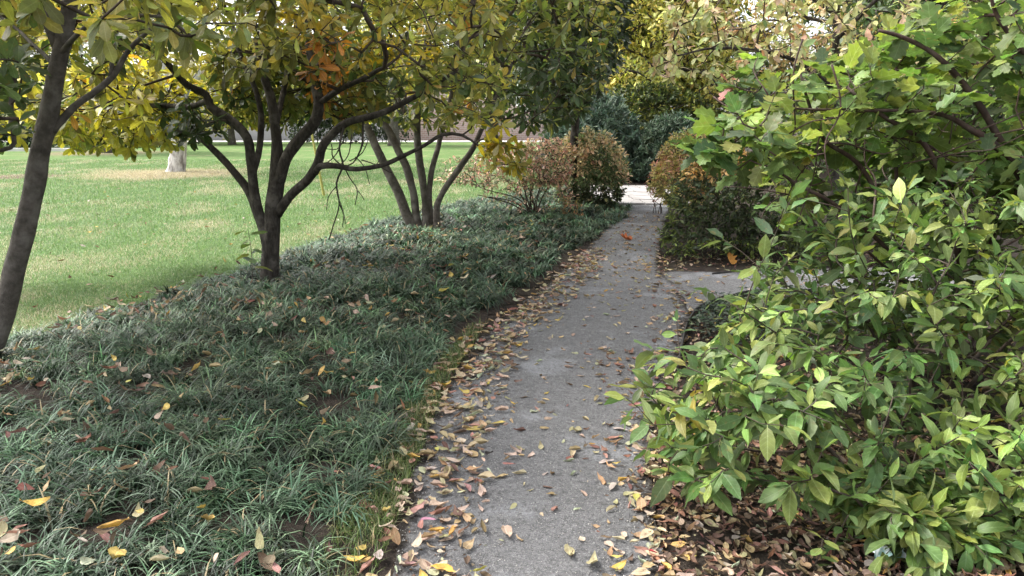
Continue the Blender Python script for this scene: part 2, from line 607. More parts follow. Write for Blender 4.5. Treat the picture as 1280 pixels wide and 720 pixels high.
def grow(skel, targets, seg=0.15, wpath=0.2, bend=0.35, r_tip=0.0025, r_pow=0.42, r_max=0.05, jit=0.25):
    """skel: list of (points, radii) polylines (dense).  Returns node arrays and tips."""
    cap = sum(len(s[0]) for s in skel) + len(targets) * 14 + 10
    pos = np.zeros((cap, 3))
    par = np.full(cap, -1, int)
    plen = np.zeros(cap)
    fixed = np.zeros(cap)
    n = 0
    for P, rad in skel:
        for i in range(len(P)):
            pos[n] = P[i]
            par[n] = n - 1 if i else -1
            fixed[n] = rad[i]
            plen[n] = 0.0
            n += 1
    ns = n
    d0 = np.min(np.linalg.norm(targets[:, None] - pos[None, :ns][:, ::max(1, ns // 200)], axis=2), axis=1)
    order = np.argsort(d0 + rng.uniform(0, 0.25, len(d0)))
    tips = []
    for ti in order:
        t = targets[ti]
        dv = t - pos[:n]
        d = np.linalg.norm(dv, axis=1)
        i = int(np.argmin(d + wpath * plen[:n] + 0.3 * np.maximum(0, -dv[:, 2])))
        dd = d[i]
        k = int(min(12, max(2, round(dd / seg))))
        p0 = pos[i]
        pd = p0 - pos[par[i]] if par[i] >= 0 else np.array([0, 0, 1.0])
        pd = pd / (np.linalg.norm(pd) + 1e-9)
        c = p0 + (t - p0) * 0.5 + (pd * 0.5 + np.array([0, 0, -0.15])) * dd * bend + rng.normal(0, jit * dd * 0.25, 3)
        last = i
        for q in range(1, k + 1):
            s = q / k
            x = (1 - s) ** 2 * p0 + 2 * s * (1 - s) * c + s * s * t
            pos[n] = x
            par[n] = last
            plen[n] = plen[last] + np.linalg.norm(x - pos[last])
            last = n
            n += 1
        tips.append(last)
    cnt = np.zeros(n)
    cnt[tips] += 1
    for i in range(n - 1, ns - 1, -1):
        if par[i] >= 0:
            cnt[par[i]] += cnt[i]
    rad = np.minimum(r_tip * np.maximum(cnt, 1) ** r_pow, r_max)
    rad[:ns] = fixed[:ns]
    return pos[:n], par[:n], rad, np.array(tips), ns


def twig_mesh(mb, pos, par, rad, ns, sides=5):
    idx = np.arange(ns, len(pos))
    p1 = pos[idx]
    p0 = pos[par[idx]]
    r1 = rad[idx]
    r0 = np.minimum(rad[par[idx]], r1 * 1.35)
    T = unit(p1 - p0)
    ref = np.where(np.abs(T[:, 2:3]) > 0.9, np.array([[1.0, 0, 0]]), np.array([[0, 0, 1.0]]))
    u = unit(np.cross(T, ref))
    w = np.cross(T, u)
    ang = np.linspace(0, 2 * math.pi, sides, endpoint=False)
    ca, sa = np.cos(ang), np.sin(ang)
    ring = ca[None, :, None] * u[:, None] + sa[None, :, None] * w[:, None]
    A = (p0 - T * r0[:, None] * 0.3)[:, None] + ring * r0[:, None, None]
    B = (p1 + T * r1[:, None] * 0.3)[:, None] + ring * r1[:, None, None]
    m = len(idx)
    V = np.concatenate([A, B], 1).reshape(-1, 3)
    base = (np.arange(m) * 2 * sides)[:, None]
    k = np.arange(sides)
    Q = np.stack([base + k, base + (k + 1) % sides, base + sides + (k + 1) % sides, base + sides + k], -1).reshape(-1, 4)
    mb.add(V, Q)


def tip_frames(pos, par, tips):
    D = unit(pos[tips] - pos[par[tips]])
    return pos[tips], D


def whorls(P, D, nmin, nmax, Lr, spread=(55, 95), droop=0.25, up=0.7, back=0.06):
    lp, ld, ln, cl = [], [], [], []
    for i in range(len(P)):
        k = random.randint(nmin, nmax)
        d = D[i]
        d = unit(d + np.array([0, 0, 0.25]))
        ref = np.array([0, 0, 1.0]) if abs(d[2]) < 0.9 else np.array([1.0, 0, 0])
        u = unit(np.cross(d, ref))
        w = np.cross(d, u)
        a0 = random.random() * 6.28
        for q in range(k):
            a = a0 + q * 2.4 + random.uniform(-.3, .3)
            s = R(random.uniform(*spread)) * (0.65 + 0.35 * (k - q) / k)
            r = math.cos(a) * u + math.sin(a) * w
            dd = math.cos(s) * d + math.sin(s) * r + np.array([0, 0, -droop * random.uniform(0.2, 1.6)])
            lp.append(P[i] - d * back * random.random())
            ld.append(dd)
            nn = up * np.array([0, 0, 1.0]) + (1 - up) * d + rng.normal(0, 0.3, 3)
            ln.append(nn)
            cl.append(i)
    n = len(lp)
    return np.array(lp), np.array(ld), np.array(ln), rng.uniform(*Lr, n) * rng.choice([1, 1, 1, .75], n), np.array(cl)


def pairs(pos, par, tips, npair, gap, Lr, spread=(40, 75), droop=0.3, up=0.75, terminal=2):
    lp, ld, ln, cl = [], [], [], []
    for ci, t in enumerate(tips):
        # chain of points walking back from the tip
        node = t
        a = pos[t]
        b = pos[par[t]]
        dist = 0.0
        k = random.randint(*npair)
        rot = random.random() * 3.14
        cur = a.copy()
        d = unit(a - b)
        for q in range(k):
            ref = np.array([0, 0, 1.0]) if abs(d[2]) < 0.9 else np.array([1.0, 0, 0])
            u = unit(np.cross(d, ref))
            w = np.cross(d, u)
            ang = rot + (q % 2) * 1.2 + random.uniform(-.3, .3)
            for s in (0, 1):
                r = math.cos(ang + s * 3.14) * u + math.sin(ang + s * 3.14) * w * 0.6
                sp_ = R(random.uniform(*spread))
                if q == 0: sp_ *= 0.55
                dd = math.cos(sp_) * d + math.sin(sp_) * r + np.array([0, 0, -droop * random.uniform(0, 1.5)])
                lp.append(cur.copy())
                ld.append(dd)
                ln.append(up * np.array([0, 0, 1.0]) + rng.normal(0, 0.28, 3))
                cl.append(ci)
            step = gap * random.uniform(0.7, 1.3)
            rem = step
            while rem > 0 and par[node] >= 0:
                nb = pos[par[node]]
                l = np.linalg.norm(cur - nb)
                if l > rem:
                    cur = cur + (nb - cur) * (rem / l)
                    rem = 0
                else:
                    rem -= l
                    cur = nb.copy()
                    node = par[node]
            if par[node] >= 0:
                d = unit(pos[node] - pos[par[node]])
    n = len(lp)
    return np.array(lp), np.array(ld), np.array(ln), rng.uniform(*Lr, n) * rng.choice([1, 1, .85, .7, .5], n), np.array(cl)


# ------------------------------------------------------------------ world and light
world = bpy.data.worlds.new('World')
scene.world = world
world.use_nodes = True
wn = world.node_tree
for n in list(wn.nodes):
    wn.nodes.remove(n)
wo = wn.nodes.new('ShaderNodeOutputWorld')
bg = wn.nodes.new('ShaderNodeBackground')
sky = wn.nodes.new('ShaderNodeTexSky')
sky.sky_type = 'NISHITA'
sky.sun_disc = False
SUN_EL, SUN_AZ = R(52), R(-70)       # azimuth measured from +Y toward +X
sky.sun_elevation = SUN_EL
sky.sun_rotation = SUN_AZ
sky.air_density = 1.0
sky.dust_density = 4.0
hs = wn.nodes.new('ShaderNodeHueSaturation')
hs.inputs['Saturation'].default_value = 0.22     # a white overcast deck
hs.inputs['Value'].default_value = 1.0
wn.links.new(sky.outputs[0], hs.inputs['Color'])
wn.links.new(hs.outputs[0], bg.inputs['Color'])
bg.inputs['Strength'].default_value = 0.15
wn.links.new(bg.outputs[0], wo.inputs[0])

sd = bpy.data.lights.new('sun', 'SUN')
sun = bpy.data.objects.new('sun', sd)
C.objects.link(sun)
sd.energy = 1.5
sd.angle = R(14)
sd.color = (1.0, 0.96, 0.9)
dirv = Vector((math.sin(SUN_AZ) * math.cos(SUN_EL), math.cos(SUN_AZ) * math.cos(SUN_EL), math.sin(SUN_EL)))
sun.rotation_euler = dirv.to_track_quat('Z', 'Y').to_euler()
sun.location = (0, 0, 20)

vs = scene.view_settings
vs.view_transform = 'Standard'
vs.look = 'None'
vs.gamma = 1
vs.use_curve_mapping = False
vs.exposure = 2.0
scene.cycles.use_denoising = True
scene.cycles.max_bounces = 7
scene.cycles.diffuse_bounces = 4
scene.cycles.glossy_bounces = 2
scene.cycles.transmission_bounces = 4
scene.cycles.sample_clamp_indirect = 6

# ------------------------------------------------------------------ ground layout (world XY from points on the ground)
def g2(*pts):
    return [tuple(gnd(px, py)[:2]) for px, py in pts]


path_left = g2((775, 255), (765, 280), (740, 305), (700, 345), (650, 385), (600, 425), (556, 485), (538, 535), (520, 590), (504, 655), (488, 720), (455, 840))
path_right = g2((838, 255), (832, 280), (824, 305), (822, 335), (850, 365), (862, 405), (848, 450), (828, 500), (815, 560), (812, 610), (822, 660), (835, 720), (850, 840))
liri_right = g2((795, 262), (792, 273), (770, 285), (740, 305), (705, 335), (675, 355), (640, 378), (600, 410), (562, 452), (532, 495), (486, 570), (445, 640), (400, 720), (330, 850))
liri_left = [(-9.0, 2.6)] + g2((-60, 458), (0, 434), (90, 404), (170, 382), (300, 342), (440, 292), (520, 268), (580, 254), (640, 244), (700, 236))
strip_right = g2((600, 408), (568, 452), (540, 500), (516, 560), (494, 620), (470, 680), (454, 720), (405, 850))
bed_poly = liri_left + liri_right + [(-0.6, 1.2), (-6.0, 1.0)]
BED = [tuple(p) for p in bed_poly]


def bed_height(x, y):
    x = np.atleast_1d(np.asarray(x, float))
    y = np.atleast_1d(np.asarray(y, float))
    ins = pt_in_poly(x, y, BED)
    d = poly_dist(x, y, BED)
    s = np.clip(d / 0.9, 0, 1)
    h = 0.075 * s * s * (3 - 2 * s)
    nz = np.array([mnoise.noise(Vector((a * 0.9, b * 0.9, 0))) for a, b in zip(x, y)])
    return np.where(ins, h * (1 + 0.5 * nz) + 0.006, 0.006)


def grid_sheet(name, x0, x1, y0, y1, step, zf, mat, polys, kind='structure'):
    nx = int((x1 - x0) / step) + 1
    ny = int((y1 - y0) / step) + 1
    X, Y = np.meshgrid(np.linspace(x0, x1, nx), np.linspace(y0, y1, ny))
    Xf, Yf = X.ravel(), Y.ravel()
    Z = zf(Xf, Yf)
    idx = np.arange(nx * ny).reshape(ny, nx)
    Q = np.stack([idx[:-1, :-1], idx[:-1, 1:], idx[1:, 1:], idx[1:, :-1]], -1).reshape(-1, 4)
    cx = Xf[Q].mean(1)
    cy = Yf[Q].mean(1)
    keep = pt_in_poly(cx, cy, polys)
    Q = Q[keep]
    used, inv = np.unique(Q, return_inverse=True)
    V = np.stack([Xf, Yf, Z], -1)[used]
    me = raw_mesh(name, V, [inv.reshape(-1, 4)], mat)
    return tag(link(name, me), kind=kind)


# base ground: one sheet to the horizon
mb = MB()
mb.add([(-900, -300, 0), (900, -300, 0), (900, 1500, 0), (-900, 1500, 0)], [(0, 1, 2, 3)])
tag(mb.build('ground', M['soil'], smooth=False), kind='structure')

# lawn sheet (left of the bed, out to the building)
lawn_poly = [(-60, 1.5), (-9, 2.4)] + liri_left[1:] + [(1.0, 19.5), (0.6, 26), (2.0, 58), (-75, 58), (-75, 1.5)]
me = raw_mesh('lawn', np.array([(x, y, 0.004) for x, y in lawn_poly]), [np.arange(len(lawn_poly))[None, ::-1] if True else None], M['lawn'], smooth=False)
lo = tag(link('lawn', me), kind='structure')
if me.polygons[0].normal.z < 0:
    me.flip_normals()

# raised planting bed under the strap-leaved cover
grid_sheet('planting_bed', -9.2, 3.4, 1.0, 20.0, 0.12, bed_height, M['soil'], BED)


# gravel path
def resample(pl, n):
    pl = np.array(pl, float)
    d = np.concatenate([[0], np.cumsum(np.linalg.norm(np.diff(pl, axis=0), axis=1))])
    s = np.linspace(0, d[-1], n)
    return np.stack([np.interp(s, d, pl[:, 0]), np.interp(s, d, pl[:, 1])], -1)


def strip_sheet(name, A, B, n, m, z, mat, wob=0.05):
    A = resample(A, n)
    B = resample(B, n)
    V, colr = [], []
    for i in range(n):
        wa = wob * mnoise.noise(Vector((i * 0.35, 1.7, z * 99)))
        wb = wob * mnoise.noise(Vector((i * 0.35, 9.7, z * 99)))
        ax = A[i] + (A[i] - B[i]) / np.linalg.norm(A[i] - B[i]) * wa
        bx = B[i] + (B[i] - A[i]) / np.linalg.norm(A[i] - B[i]) * wb
        for k in range(m + 1):
            t = k / m
            p = ax * (1 - t) + bx * t
            e = min(t, 1 - t) * 2
            V.append((p[0], p[1], z + 0.012 * math.sin(math.pi * t) * 0.6 + 0.003 * mnoise.noise(Vector((p[0] * 5, p[1] * 5, 0))) * min(1, e * 4)))
            colr.append((min(1, e * 1.1),) * 3)
    idx = np.arange(n * (m + 1)).reshape(n, m + 1)
    Q = np.stack([idx[:-1, :-1], idx[:-1, 1:], idx[1:, 1:], idx[1:, :-1]], -1).reshape(-1, 4)
    me = raw_mesh(name, np.array(V), [Q], mat, np.array(colr))
    if sum(p.normal.z for p in me.polygons) < 0:
        me.flip_normals()
    return tag(link(name, me), kind='structure')


strip_sheet('gravel_path', path_left, path_right, 160, 14, 0.012, M['gravel'])
bl = g2((780, 345), (840, 338), (900, 341), (960, 338)) + [(4.5, 8.5), (7.5, 9.0)]
br = g2((780, 390), (862, 392), (905, 376), (960, 369)) + [(4.6, 7.3), (7.7, 7.7)]
strip_sheet('side_path', bl, br, 60, 8, 0.006, M['gravel'], 0.03)

# pale paving crossing at the end of the path
mb = MB()
yy = [14.75, 15.5, 16.3, 17.2, 18.2, 19.0]
for r_ in range(len(yy) - 1):
    x = 1.6 + random.uniform(-.3, .2) + 0.05 * r_
    while x < 3.4:
        w = random.uniform(0.7, 1.3)
        mb.box(x, x + w - 0.03, yy[r_] + 0.02, yy[r_ + 1] - 0.03, -0.02, 0.045 + random.uniform(-.004, .004))
        x += w
tag(mb.build('stone_paving', M['stone'], smooth=False), kind='structure')
mb = MB()
mb.box(-75, 4, 58.2, 62, -0.02, 0.03)
tag(mb.build('pavement', M['concrete'], smooth=False), kind='structure')


# ------------------------------------------------------------------ trees with traced limbs
def limb_pts(pts, Y, k=1.0):
    """pts: (px, py, width_px[, dY])"""
    P, rad = [], []
    for q in pts:
        yy_ = Y + (q[3] if len(q) > 3 else 0)
        P.append(at(q[0], q[1], yy_))
        rad.append(k * q[2] / 2 / F * yy_)
    return np.array(P), np.array(rad)


MAG = [(0.27, (0.055, 0.085, 0.022)), (0.31, (0.19, 0.205, 0.05)), (0.27, (0.43, 0.39, 0.095)), (0.05, (0.5, 0.29, 0.08)), (0.10, (0.48, 0.44, 0.23))]


def leafy_tree(name, label, base, Y, trunks, limbs, vol, ntips, pal, mat_leaf, bark, Lr=(0.13, 0.19), whorl=(6, 9), seg=0.16,
               group=None, tpl='obovate', colour_hook=None, r_tip=0.0032, r_max=0.03, keep_clear=None, wk=0.76, cat='tree', clump_s=1.3, spread=(55, 95)):
    t = thing(name, label, cat, base, group)
    skel = []
    if keep_clear is not None:
        vol = vol[keep_clear(vol)]
    for tr_ in trunks:
        P, rad = limb_pts(tr_, Y, wk)
        m_ = MB()
        P2, r2 = tube(m_, P, rad, 14, 0.06, 0.07, 0.012, knots=True)
        m_.build('trunk', bark, t)
        skel.append((P2, r2))
    for lb in limbs:
        P, rad = limb_pts(lb, Y, wk)
        m_ = MB()
        P2, r2 = tube(m_, P, rad, 9, 0.06, 0.09, 0.016, knots=True)
        m_.build('limb', bark, t)
        skel.append((P2, r2))
    tg = vol
    # keep growth from starting low on the trunk
    sk2 = [(P[P[:, 2] > base[2] + 1.0] if (P[:, 2] > base[2] + 1.0).sum() > 2 else P[-3:], r[P[:, 2] > base[2] + 1.0] if (P[:, 2] > base[2] + 1.0).sum() > 2 else r[-3:]) for P, r in skel]
    pos, par, rad, tips, ns = grow(sk2, tg, seg=seg, r_tip=r_tip, r_max=r_max)
    m_ = MB()
    twig_mesh(m_, pos, par, rad, ns)
    m_.build('twigs', M['twig'], t)
    P, D = tip_frames(pos, par, tips)
    lp, ld, ln, L, cl = whorls(P, D, whorl[0], whorl[1], Lr, spread)
    cn = pnoise(P, clump_s)[cl]
    col = palette(len(lp), pal, 0.2, cn)
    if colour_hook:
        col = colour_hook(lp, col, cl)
    leaves('crown', tpl, lp, ld, ln, L, col, mat_leaf, t)
    return t, (pos, par, rad, tips)


# --- tree nearest the lawn edge on the left, trunk leaning right
def hook_mag(lp, col, cl):
    px, py, dep = to_px(lp)
    # sprays of turned leaves; two left patches paint backlighting into the yellow
    for cx, cy, rx, ry, c in ((408, 80, 24, 50, (0.55, 0.23, 0.05)), (385, 30, 50, 26, (0.5, 0.36, 0.07)), (490, 65, 60, 26, (0.46, 0.34, 0.05)), (640, 190, 40, 40, (0.5, 0.40, 0.05)), (190, 120, 80, 50, (0.52, 0.46, 0.08)), (140, 165, 70, 32, (0.50, 0.46, 0.09))):
        d = ((px - cx) / rx) ** 2 + ((py - cy) / ry) ** 2
        k = (d < 1) & (rng.random(len(px)) < 0.5)
        col[k] = np.array(c) * np.exp(rng.normal(0, 0.22, (k.sum(), 1)))
    return col


def hook_left(lp, col, cl):
    col = hook_mag(lp, col, cl)
    px, py, dep = to_px(lp)
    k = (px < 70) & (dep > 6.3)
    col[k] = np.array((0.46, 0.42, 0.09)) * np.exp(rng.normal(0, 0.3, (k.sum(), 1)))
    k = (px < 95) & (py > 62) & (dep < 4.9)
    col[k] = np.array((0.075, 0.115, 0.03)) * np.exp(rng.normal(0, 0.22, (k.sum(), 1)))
    return col


def clear_left(P):
    px, py, dep = to_px(P)
    xc = np.interp(py, [-100, 0, 60, 140, 220], [98, 88, 76, 60, 45])
    return ~((np.abs(px - xc) < 34) & (py > -60) & (dep < 5.2))


v1 = np.concatenate([
    fill_volume([(-160, 70), (55, 85), (60, 150), (30, 172), (-40, 178), (-160, 170)], 7.4, 0.7, 110, 1.3, 50),
    fill_volume([(-420, -420), (60, -460), (230, -300), (260, -60), (235, 40), (170, 60), (90, 55), (80, 40), (20, 30), (-60, 60), (-300, 90), (-420, -100)], 4.9, 1.7, 620, 1.5, 160),
    fill_volume([(-200, 60), (10, 60), (45, 85), (50, 130), (30, 150), (10, 150), (-100, 190), (-200, 160)], 4.2, 0.7, 60, 1.2),
    fill_volume([(90, -20), (230, -40), (300, 0), (310, 40), (240, 55), (130, 45), (95, 40)], 3.9, 0.5, 26, 1.2)])
leafy_tree('magnolia_tree', 'grey leaning single trunk at the lawn edge, cut by the left frame', (*gnd(-28, 462)[:2], 0.02), 5.0,
           [[(-40, 520, 62), (-20, 460, 52), (2, 400, 47), (22, 320, 43), (38, 255, 41), (52, 190, 40), (62, 140, 36), (70, 95, 33), (78, 55, 32), (88, 5, 30), (98, -80, 26, -.1), (110, -200, 18, -.2)]],
           [[(72, 60, 22), (60, 30, 20), (40, 0, 17, .1), (10, -50, 13, .3), (-40, -120, 9, .5)],
            [(66, 165, 16), (78, 150, 15, .03), (95, 132, 14, .05), (115, 118, 13, .06), (140, 95, 12, .1), (160, 65, 10, .12), (185, 40, 8, .1), (230, 0, 6, 0)],
            [(138, 96, 9, .1), (139, 75, 8, .1), (137, 62, 7, .08), (150, 50, 6, .0)],
            [(72, 72, 12), (92, 45, 11, -.1), (115, 30, 9, -.3), (150, 22, 8, -.6), (205, 20, 6, -.9)],
            [(66, 80, 10), (40, 55, 8, .2), (10, 25, 6, .4), (-30, 0, 5, .6)],
            [(20, 90, 9, -.3), (12, 150, 9, -.55), (16, 178, 9, -.6), (0, 188, 9, -.6), (-60, 205, 10, -.5), (-120, 230, 10, -.3)],
            ],
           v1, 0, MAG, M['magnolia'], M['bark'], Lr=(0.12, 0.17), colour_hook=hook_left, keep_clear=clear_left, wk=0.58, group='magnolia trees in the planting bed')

# --- middle multi-stemmed tree
v2 = np.concatenate([
    fill_volume([(50, 80), (85, 175), (140, 190), (200, 180), (250, 178), (262, 120), (300, 100), (380, 108), (450, 96), (520, 130), (590, 160), (630, 160), (640, 90), (620, -120), (500, -380), (260, -400), (80, -160)], 7.3, 2.0, 1600, 1.55, 140),
    fill_volume([(300, -40), (420, -40), (470, 20), (460, 75), (400, 95), (330, 60), (290, 30)], 5.9, 0.5, 60, 1.6, 40),
    fill_volume([(62, 105), (80, 178), (130, 196), (195, 190), (228, 168), (262, 132), (240, 90), (120, 80)], 8.3, 0.9, 260, 1.3, 50),
    fill_volume([(270, 50), (480, 50), (478, 150), (440, 160), (400, 132), (350, 158), (300, 150)], 8.6, 0.9, 460, 1.5, 50),
    fill_volume([(215, 150), (245, 140), (285, 150), (282, 168), (255, 172), (225, 172)], 7.0, 0.15, 12, 1.2, 20)])


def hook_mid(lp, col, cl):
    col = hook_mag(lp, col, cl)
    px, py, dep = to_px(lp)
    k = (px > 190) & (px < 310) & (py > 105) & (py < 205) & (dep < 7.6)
    col[k] = np.array((0.04, 0.065, 0.02)) * np.exp(rng.normal(0, 0.2, (k.sum(), 1)))  # dark green paints in the silhouette of leaves hanging against the light
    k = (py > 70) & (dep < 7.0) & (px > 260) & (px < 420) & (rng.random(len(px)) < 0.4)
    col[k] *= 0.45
    return col


mid_tree, mid_nodes = leafy_tree('magnolia_tree', 'dark multi-stemmed magnolia with forking limbs in the middle of the bed', (*gnd(337, 358)[:2], 0.1), 7.45,
    [[(337, 385, 44), (337, 358, 35), (338, 335, 29), (339, 300, 28), (342, 260, 27), (346, 220, 26), (347, 180, 17), (343, 150, 15), (338, 120, 14), (328, 85, 12), (320, 30, 9)]],
    [[(336, 310, 20), (328, 280, 18), (318, 240, 16), (314, 200, 15), (308, 172, 14), (287, 150, 15), (264, 133, 14), (258, 118, 12), (234, 106, 11, -.1), (215, 85, 10, -.2), (197, 66, 9, -.3), (172, 54, 7, -.4), (120, 30, 5, -.6)],
     [(332, 292, 16), (312, 240, 14, .1), (290, 213, 12, .15), (270, 190, 11, .2), (252, 174, 9, .2), (235, 160, 6, .2)],
     [(264, 126, 9), (240, 132, 9, .15), (213, 134, 9, .3), (170, 130, 8, .5), (127, 122, 5, .7)],
     [(345, 232, 22), (358, 198, 19, -.05), (376, 172, 18, -.1), (394, 148, 18, -.15), (398, 125, 16, -.15), (393, 98, 15, -.1), (385, 50, 11, 0), (380, -30, 8, .1)],
     [(398, 128, 10, -.15), (425, 112, 9, -.3), (455, 98, 8, -.5), (480, 85, 6, -.6)],
     [(346, 268, 17), (362, 246, 15, -.1), (384, 225, 15, -.2), (398, 203, 15, -.3), (404, 180, 14, -.35), (428, 157, 13, -.4), (455, 148, 11, -.5), (490, 136, 10, -.55), (528, 116, 8, -.6), (570, 90, 5, -.6)],
     [(394, 216, 11, -.25), (400, 207, 11, -.35), (420, 207, 9, -.4), (445, 212, 8, -.5), (478, 206, 7, -.55), (506, 196, 7, -.6), (530, 183, 6, -.7), (553, 168, 6, -.7), (577, 169, 5, -.75), (598, 182, 3, -.8)],
     [(345, 160, 10), (352, 120, 9, .2), (362, 80, 8, .35), (372, 30, 6, .5)],
     [(314, 226, 9, .0), (322, 195, 11, .1), (326, 160, 10, .15), (322, 120, 9, .2), (305, 80, 7, .3), (290, 30, 5, .4)],
     ],
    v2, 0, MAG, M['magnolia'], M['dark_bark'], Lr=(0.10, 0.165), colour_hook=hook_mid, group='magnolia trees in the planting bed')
# bare hanging spray under its right limb
m_ = MB()
for q in ([(430, 158, 4), (424, 185, 3), (428, 205, 3), (421, 228, 3), (424, 255, 2), (415, 285, 2), (411, 300, 2)],
          [(455, 148, 3), (452, 180, 3), (440, 203, 2), (428, 207, 2)], [(428, 207, 2), (416, 196, 2), (414, 180, 1.6)],
          [(428, 205, 2), (436, 222, 2), (446, 238, 1.6), (444, 256, 1.4)], [(421, 240, 2), (428, 262, 1.5), (432, 280, 1.3)],
          [(452, 200, 2), (470, 206, 1.6), (490, 216, 1.3)], [(424, 186, 2), (412, 200, 1.5), (405, 204, 1.2)], [(440, 168, 2), (436, 190, 1.6), (425, 206, 1.4)],
          [(437, 201, 1.8), (452, 190, 1.6), (462, 170, 1.4)], [(424, 255, 1.8), (430, 270, 1.4), (428, 284, 1.2)], [(446, 238, 1.5), (455, 250, 1.2)], [(421, 232, 1.8), (410, 246, 1.3), (408, 262, 1.1)],
          [(430, 175, 2.2), (420, 186, 1.6), (408, 186, 1.2)], [(444, 196, 1.8), (456, 212, 1.4), (462, 230, 1.2)], [(470, 206, 1.5), (478, 190, 1.2)], [(436, 180, 1.8), (446, 176, 1.4), (456, 184, 1.1)]):
    P, rad = limb_pts([(a, b, c, -.45 + 0.08 * math.sin(a)) for a, b, c in q], 7.45)
    tube(m_, P, rad * 0.85, 5, 0.04, 0.1, 0.02)
m_.build('bare_twigs', M['dark_bark'], mid_tree)['label'] = 'leafless hanging twigs'

# --- back multi-stemmed tree
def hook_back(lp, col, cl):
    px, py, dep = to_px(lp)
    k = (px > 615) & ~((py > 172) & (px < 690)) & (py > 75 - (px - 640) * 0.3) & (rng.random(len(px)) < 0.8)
    col[k] = np.array((0.045, 0.075, 0.022)) * np.exp(rng.normal(0, 0.3, (k.sum(), 1)))  # shade under the crown's right side, painted into the leaves
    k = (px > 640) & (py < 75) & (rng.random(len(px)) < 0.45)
    col[k] = np.array((0.17, 0.22, 0.05)) * np.exp(rng.normal(0, 0.25, (k.sum(), 1)))  # lit top of that side, painted yellow-green
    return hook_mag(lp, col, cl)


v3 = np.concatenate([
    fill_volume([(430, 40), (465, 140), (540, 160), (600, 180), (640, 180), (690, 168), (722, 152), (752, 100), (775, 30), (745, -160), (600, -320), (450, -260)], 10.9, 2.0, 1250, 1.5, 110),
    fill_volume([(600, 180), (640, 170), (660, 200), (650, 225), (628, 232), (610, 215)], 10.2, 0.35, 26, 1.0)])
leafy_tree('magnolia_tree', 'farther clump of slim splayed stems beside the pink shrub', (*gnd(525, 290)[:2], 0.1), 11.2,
    [[(522, 305, 20), (518, 288, 18), (506, 262, 16), (494, 232, 14), (478, 200, 14), (464, 170, 13), (452, 140, 12), (440, 90, 9)]],
    [[(526, 300, 14), (522, 275, 13), (516, 240, 12), (506, 205, 12), (492, 175, 12), (478, 152, 11), (462, 125, 9), (450, 80, 6)],
     [(530, 300, 13), (532, 270, 11), (530, 235, 11, .1), (524, 195, 11, .15), (521, 160, 11, .2), (528, 100, 9, .3), (535, 30, 7, .3)],
     [(537, 300, 13), (535, 270, 12), (528, 230, 11, -.1), (522, 180, 11, -.1), (522, 140, 10, -.2), (530, 80, 7, -.3)],
     [(540, 300, 15), (536, 262, 14, .05), (537, 235, 9, .1), (543, 200, 9, .2), (550, 175, 8, .3), (562, 130, 7, .4), (575, 60, 5, .5)],
     [(548, 295, 14, -.1), (546, 270, 12, -.1), (548, 252, 10, -.1), (562, 228, 10, -.15), (577, 205, 10, -.2), (592, 184, 9, -.25), (612, 140, 7, -.2), (640, 80, 5, 0)],
     [(521, 160, 8, .2), (505, 140, 7, .1), (490, 100, 6, .1)],
     ],
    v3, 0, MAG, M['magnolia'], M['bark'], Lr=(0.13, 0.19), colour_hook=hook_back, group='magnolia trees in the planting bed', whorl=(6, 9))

# --- separate dark tree standing in for the back crown's shaded underside and greener leaves
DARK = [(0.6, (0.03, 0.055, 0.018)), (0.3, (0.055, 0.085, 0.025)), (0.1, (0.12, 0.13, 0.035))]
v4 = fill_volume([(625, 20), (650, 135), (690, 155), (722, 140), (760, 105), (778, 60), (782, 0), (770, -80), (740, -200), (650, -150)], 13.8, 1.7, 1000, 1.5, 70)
leafy_tree('crown_shade_tree', 'dark green tree standing in for shaded crown underside, between yellowing crown and orange shrub', (1.15, 14.4, 0.0), 14.2,
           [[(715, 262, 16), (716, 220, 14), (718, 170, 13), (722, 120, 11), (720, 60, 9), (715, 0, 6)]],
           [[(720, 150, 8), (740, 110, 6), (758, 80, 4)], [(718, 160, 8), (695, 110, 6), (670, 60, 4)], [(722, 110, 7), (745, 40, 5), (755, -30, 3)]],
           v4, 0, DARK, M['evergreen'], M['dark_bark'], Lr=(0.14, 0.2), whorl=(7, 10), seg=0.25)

# --- pale barked tree on the lawn
PALE_T = [(0.5, (0.22, 0.22, 0.05)), (0.3, (0.36, 0.3, 0.06)), (0.2, (0.10, 0.15, 0.04))]
v5 = fill_volume([(40, 60), (150, 100), (240, 90), (330, 110), (430, 60), (460, -100), (350, -260), (150, -260), (40, -120)], 24.8, 3.6, 560, 4.0, 120)
leafy_tree('plane_tree', 'stout pale grey trunk standing in a straw patch on the lawn', (*gnd(221, 216)[:2], 0.0), 24.6,
           [[(219, 222, 34), (221, 208, 27), (224, 180, 24), (228, 140, 23), (232, 80, 20), (236, -20, 15)]],
           [[(226, 140, 14), (200, 70, 11), (160, 0, 8)], [(228, 120, 13), (260, 80, 10), (310, 20, 7)], [(231, 90, 11), (236, 30, 9, -1.5), (240, -20, 6, -2.5)]],
           v5, 0, PALE_T, M['magnolia'], M['white_bark'], Lr=(0.2, 0.3), whorl=(6, 8), seg=0.5, r_tip=0.006)


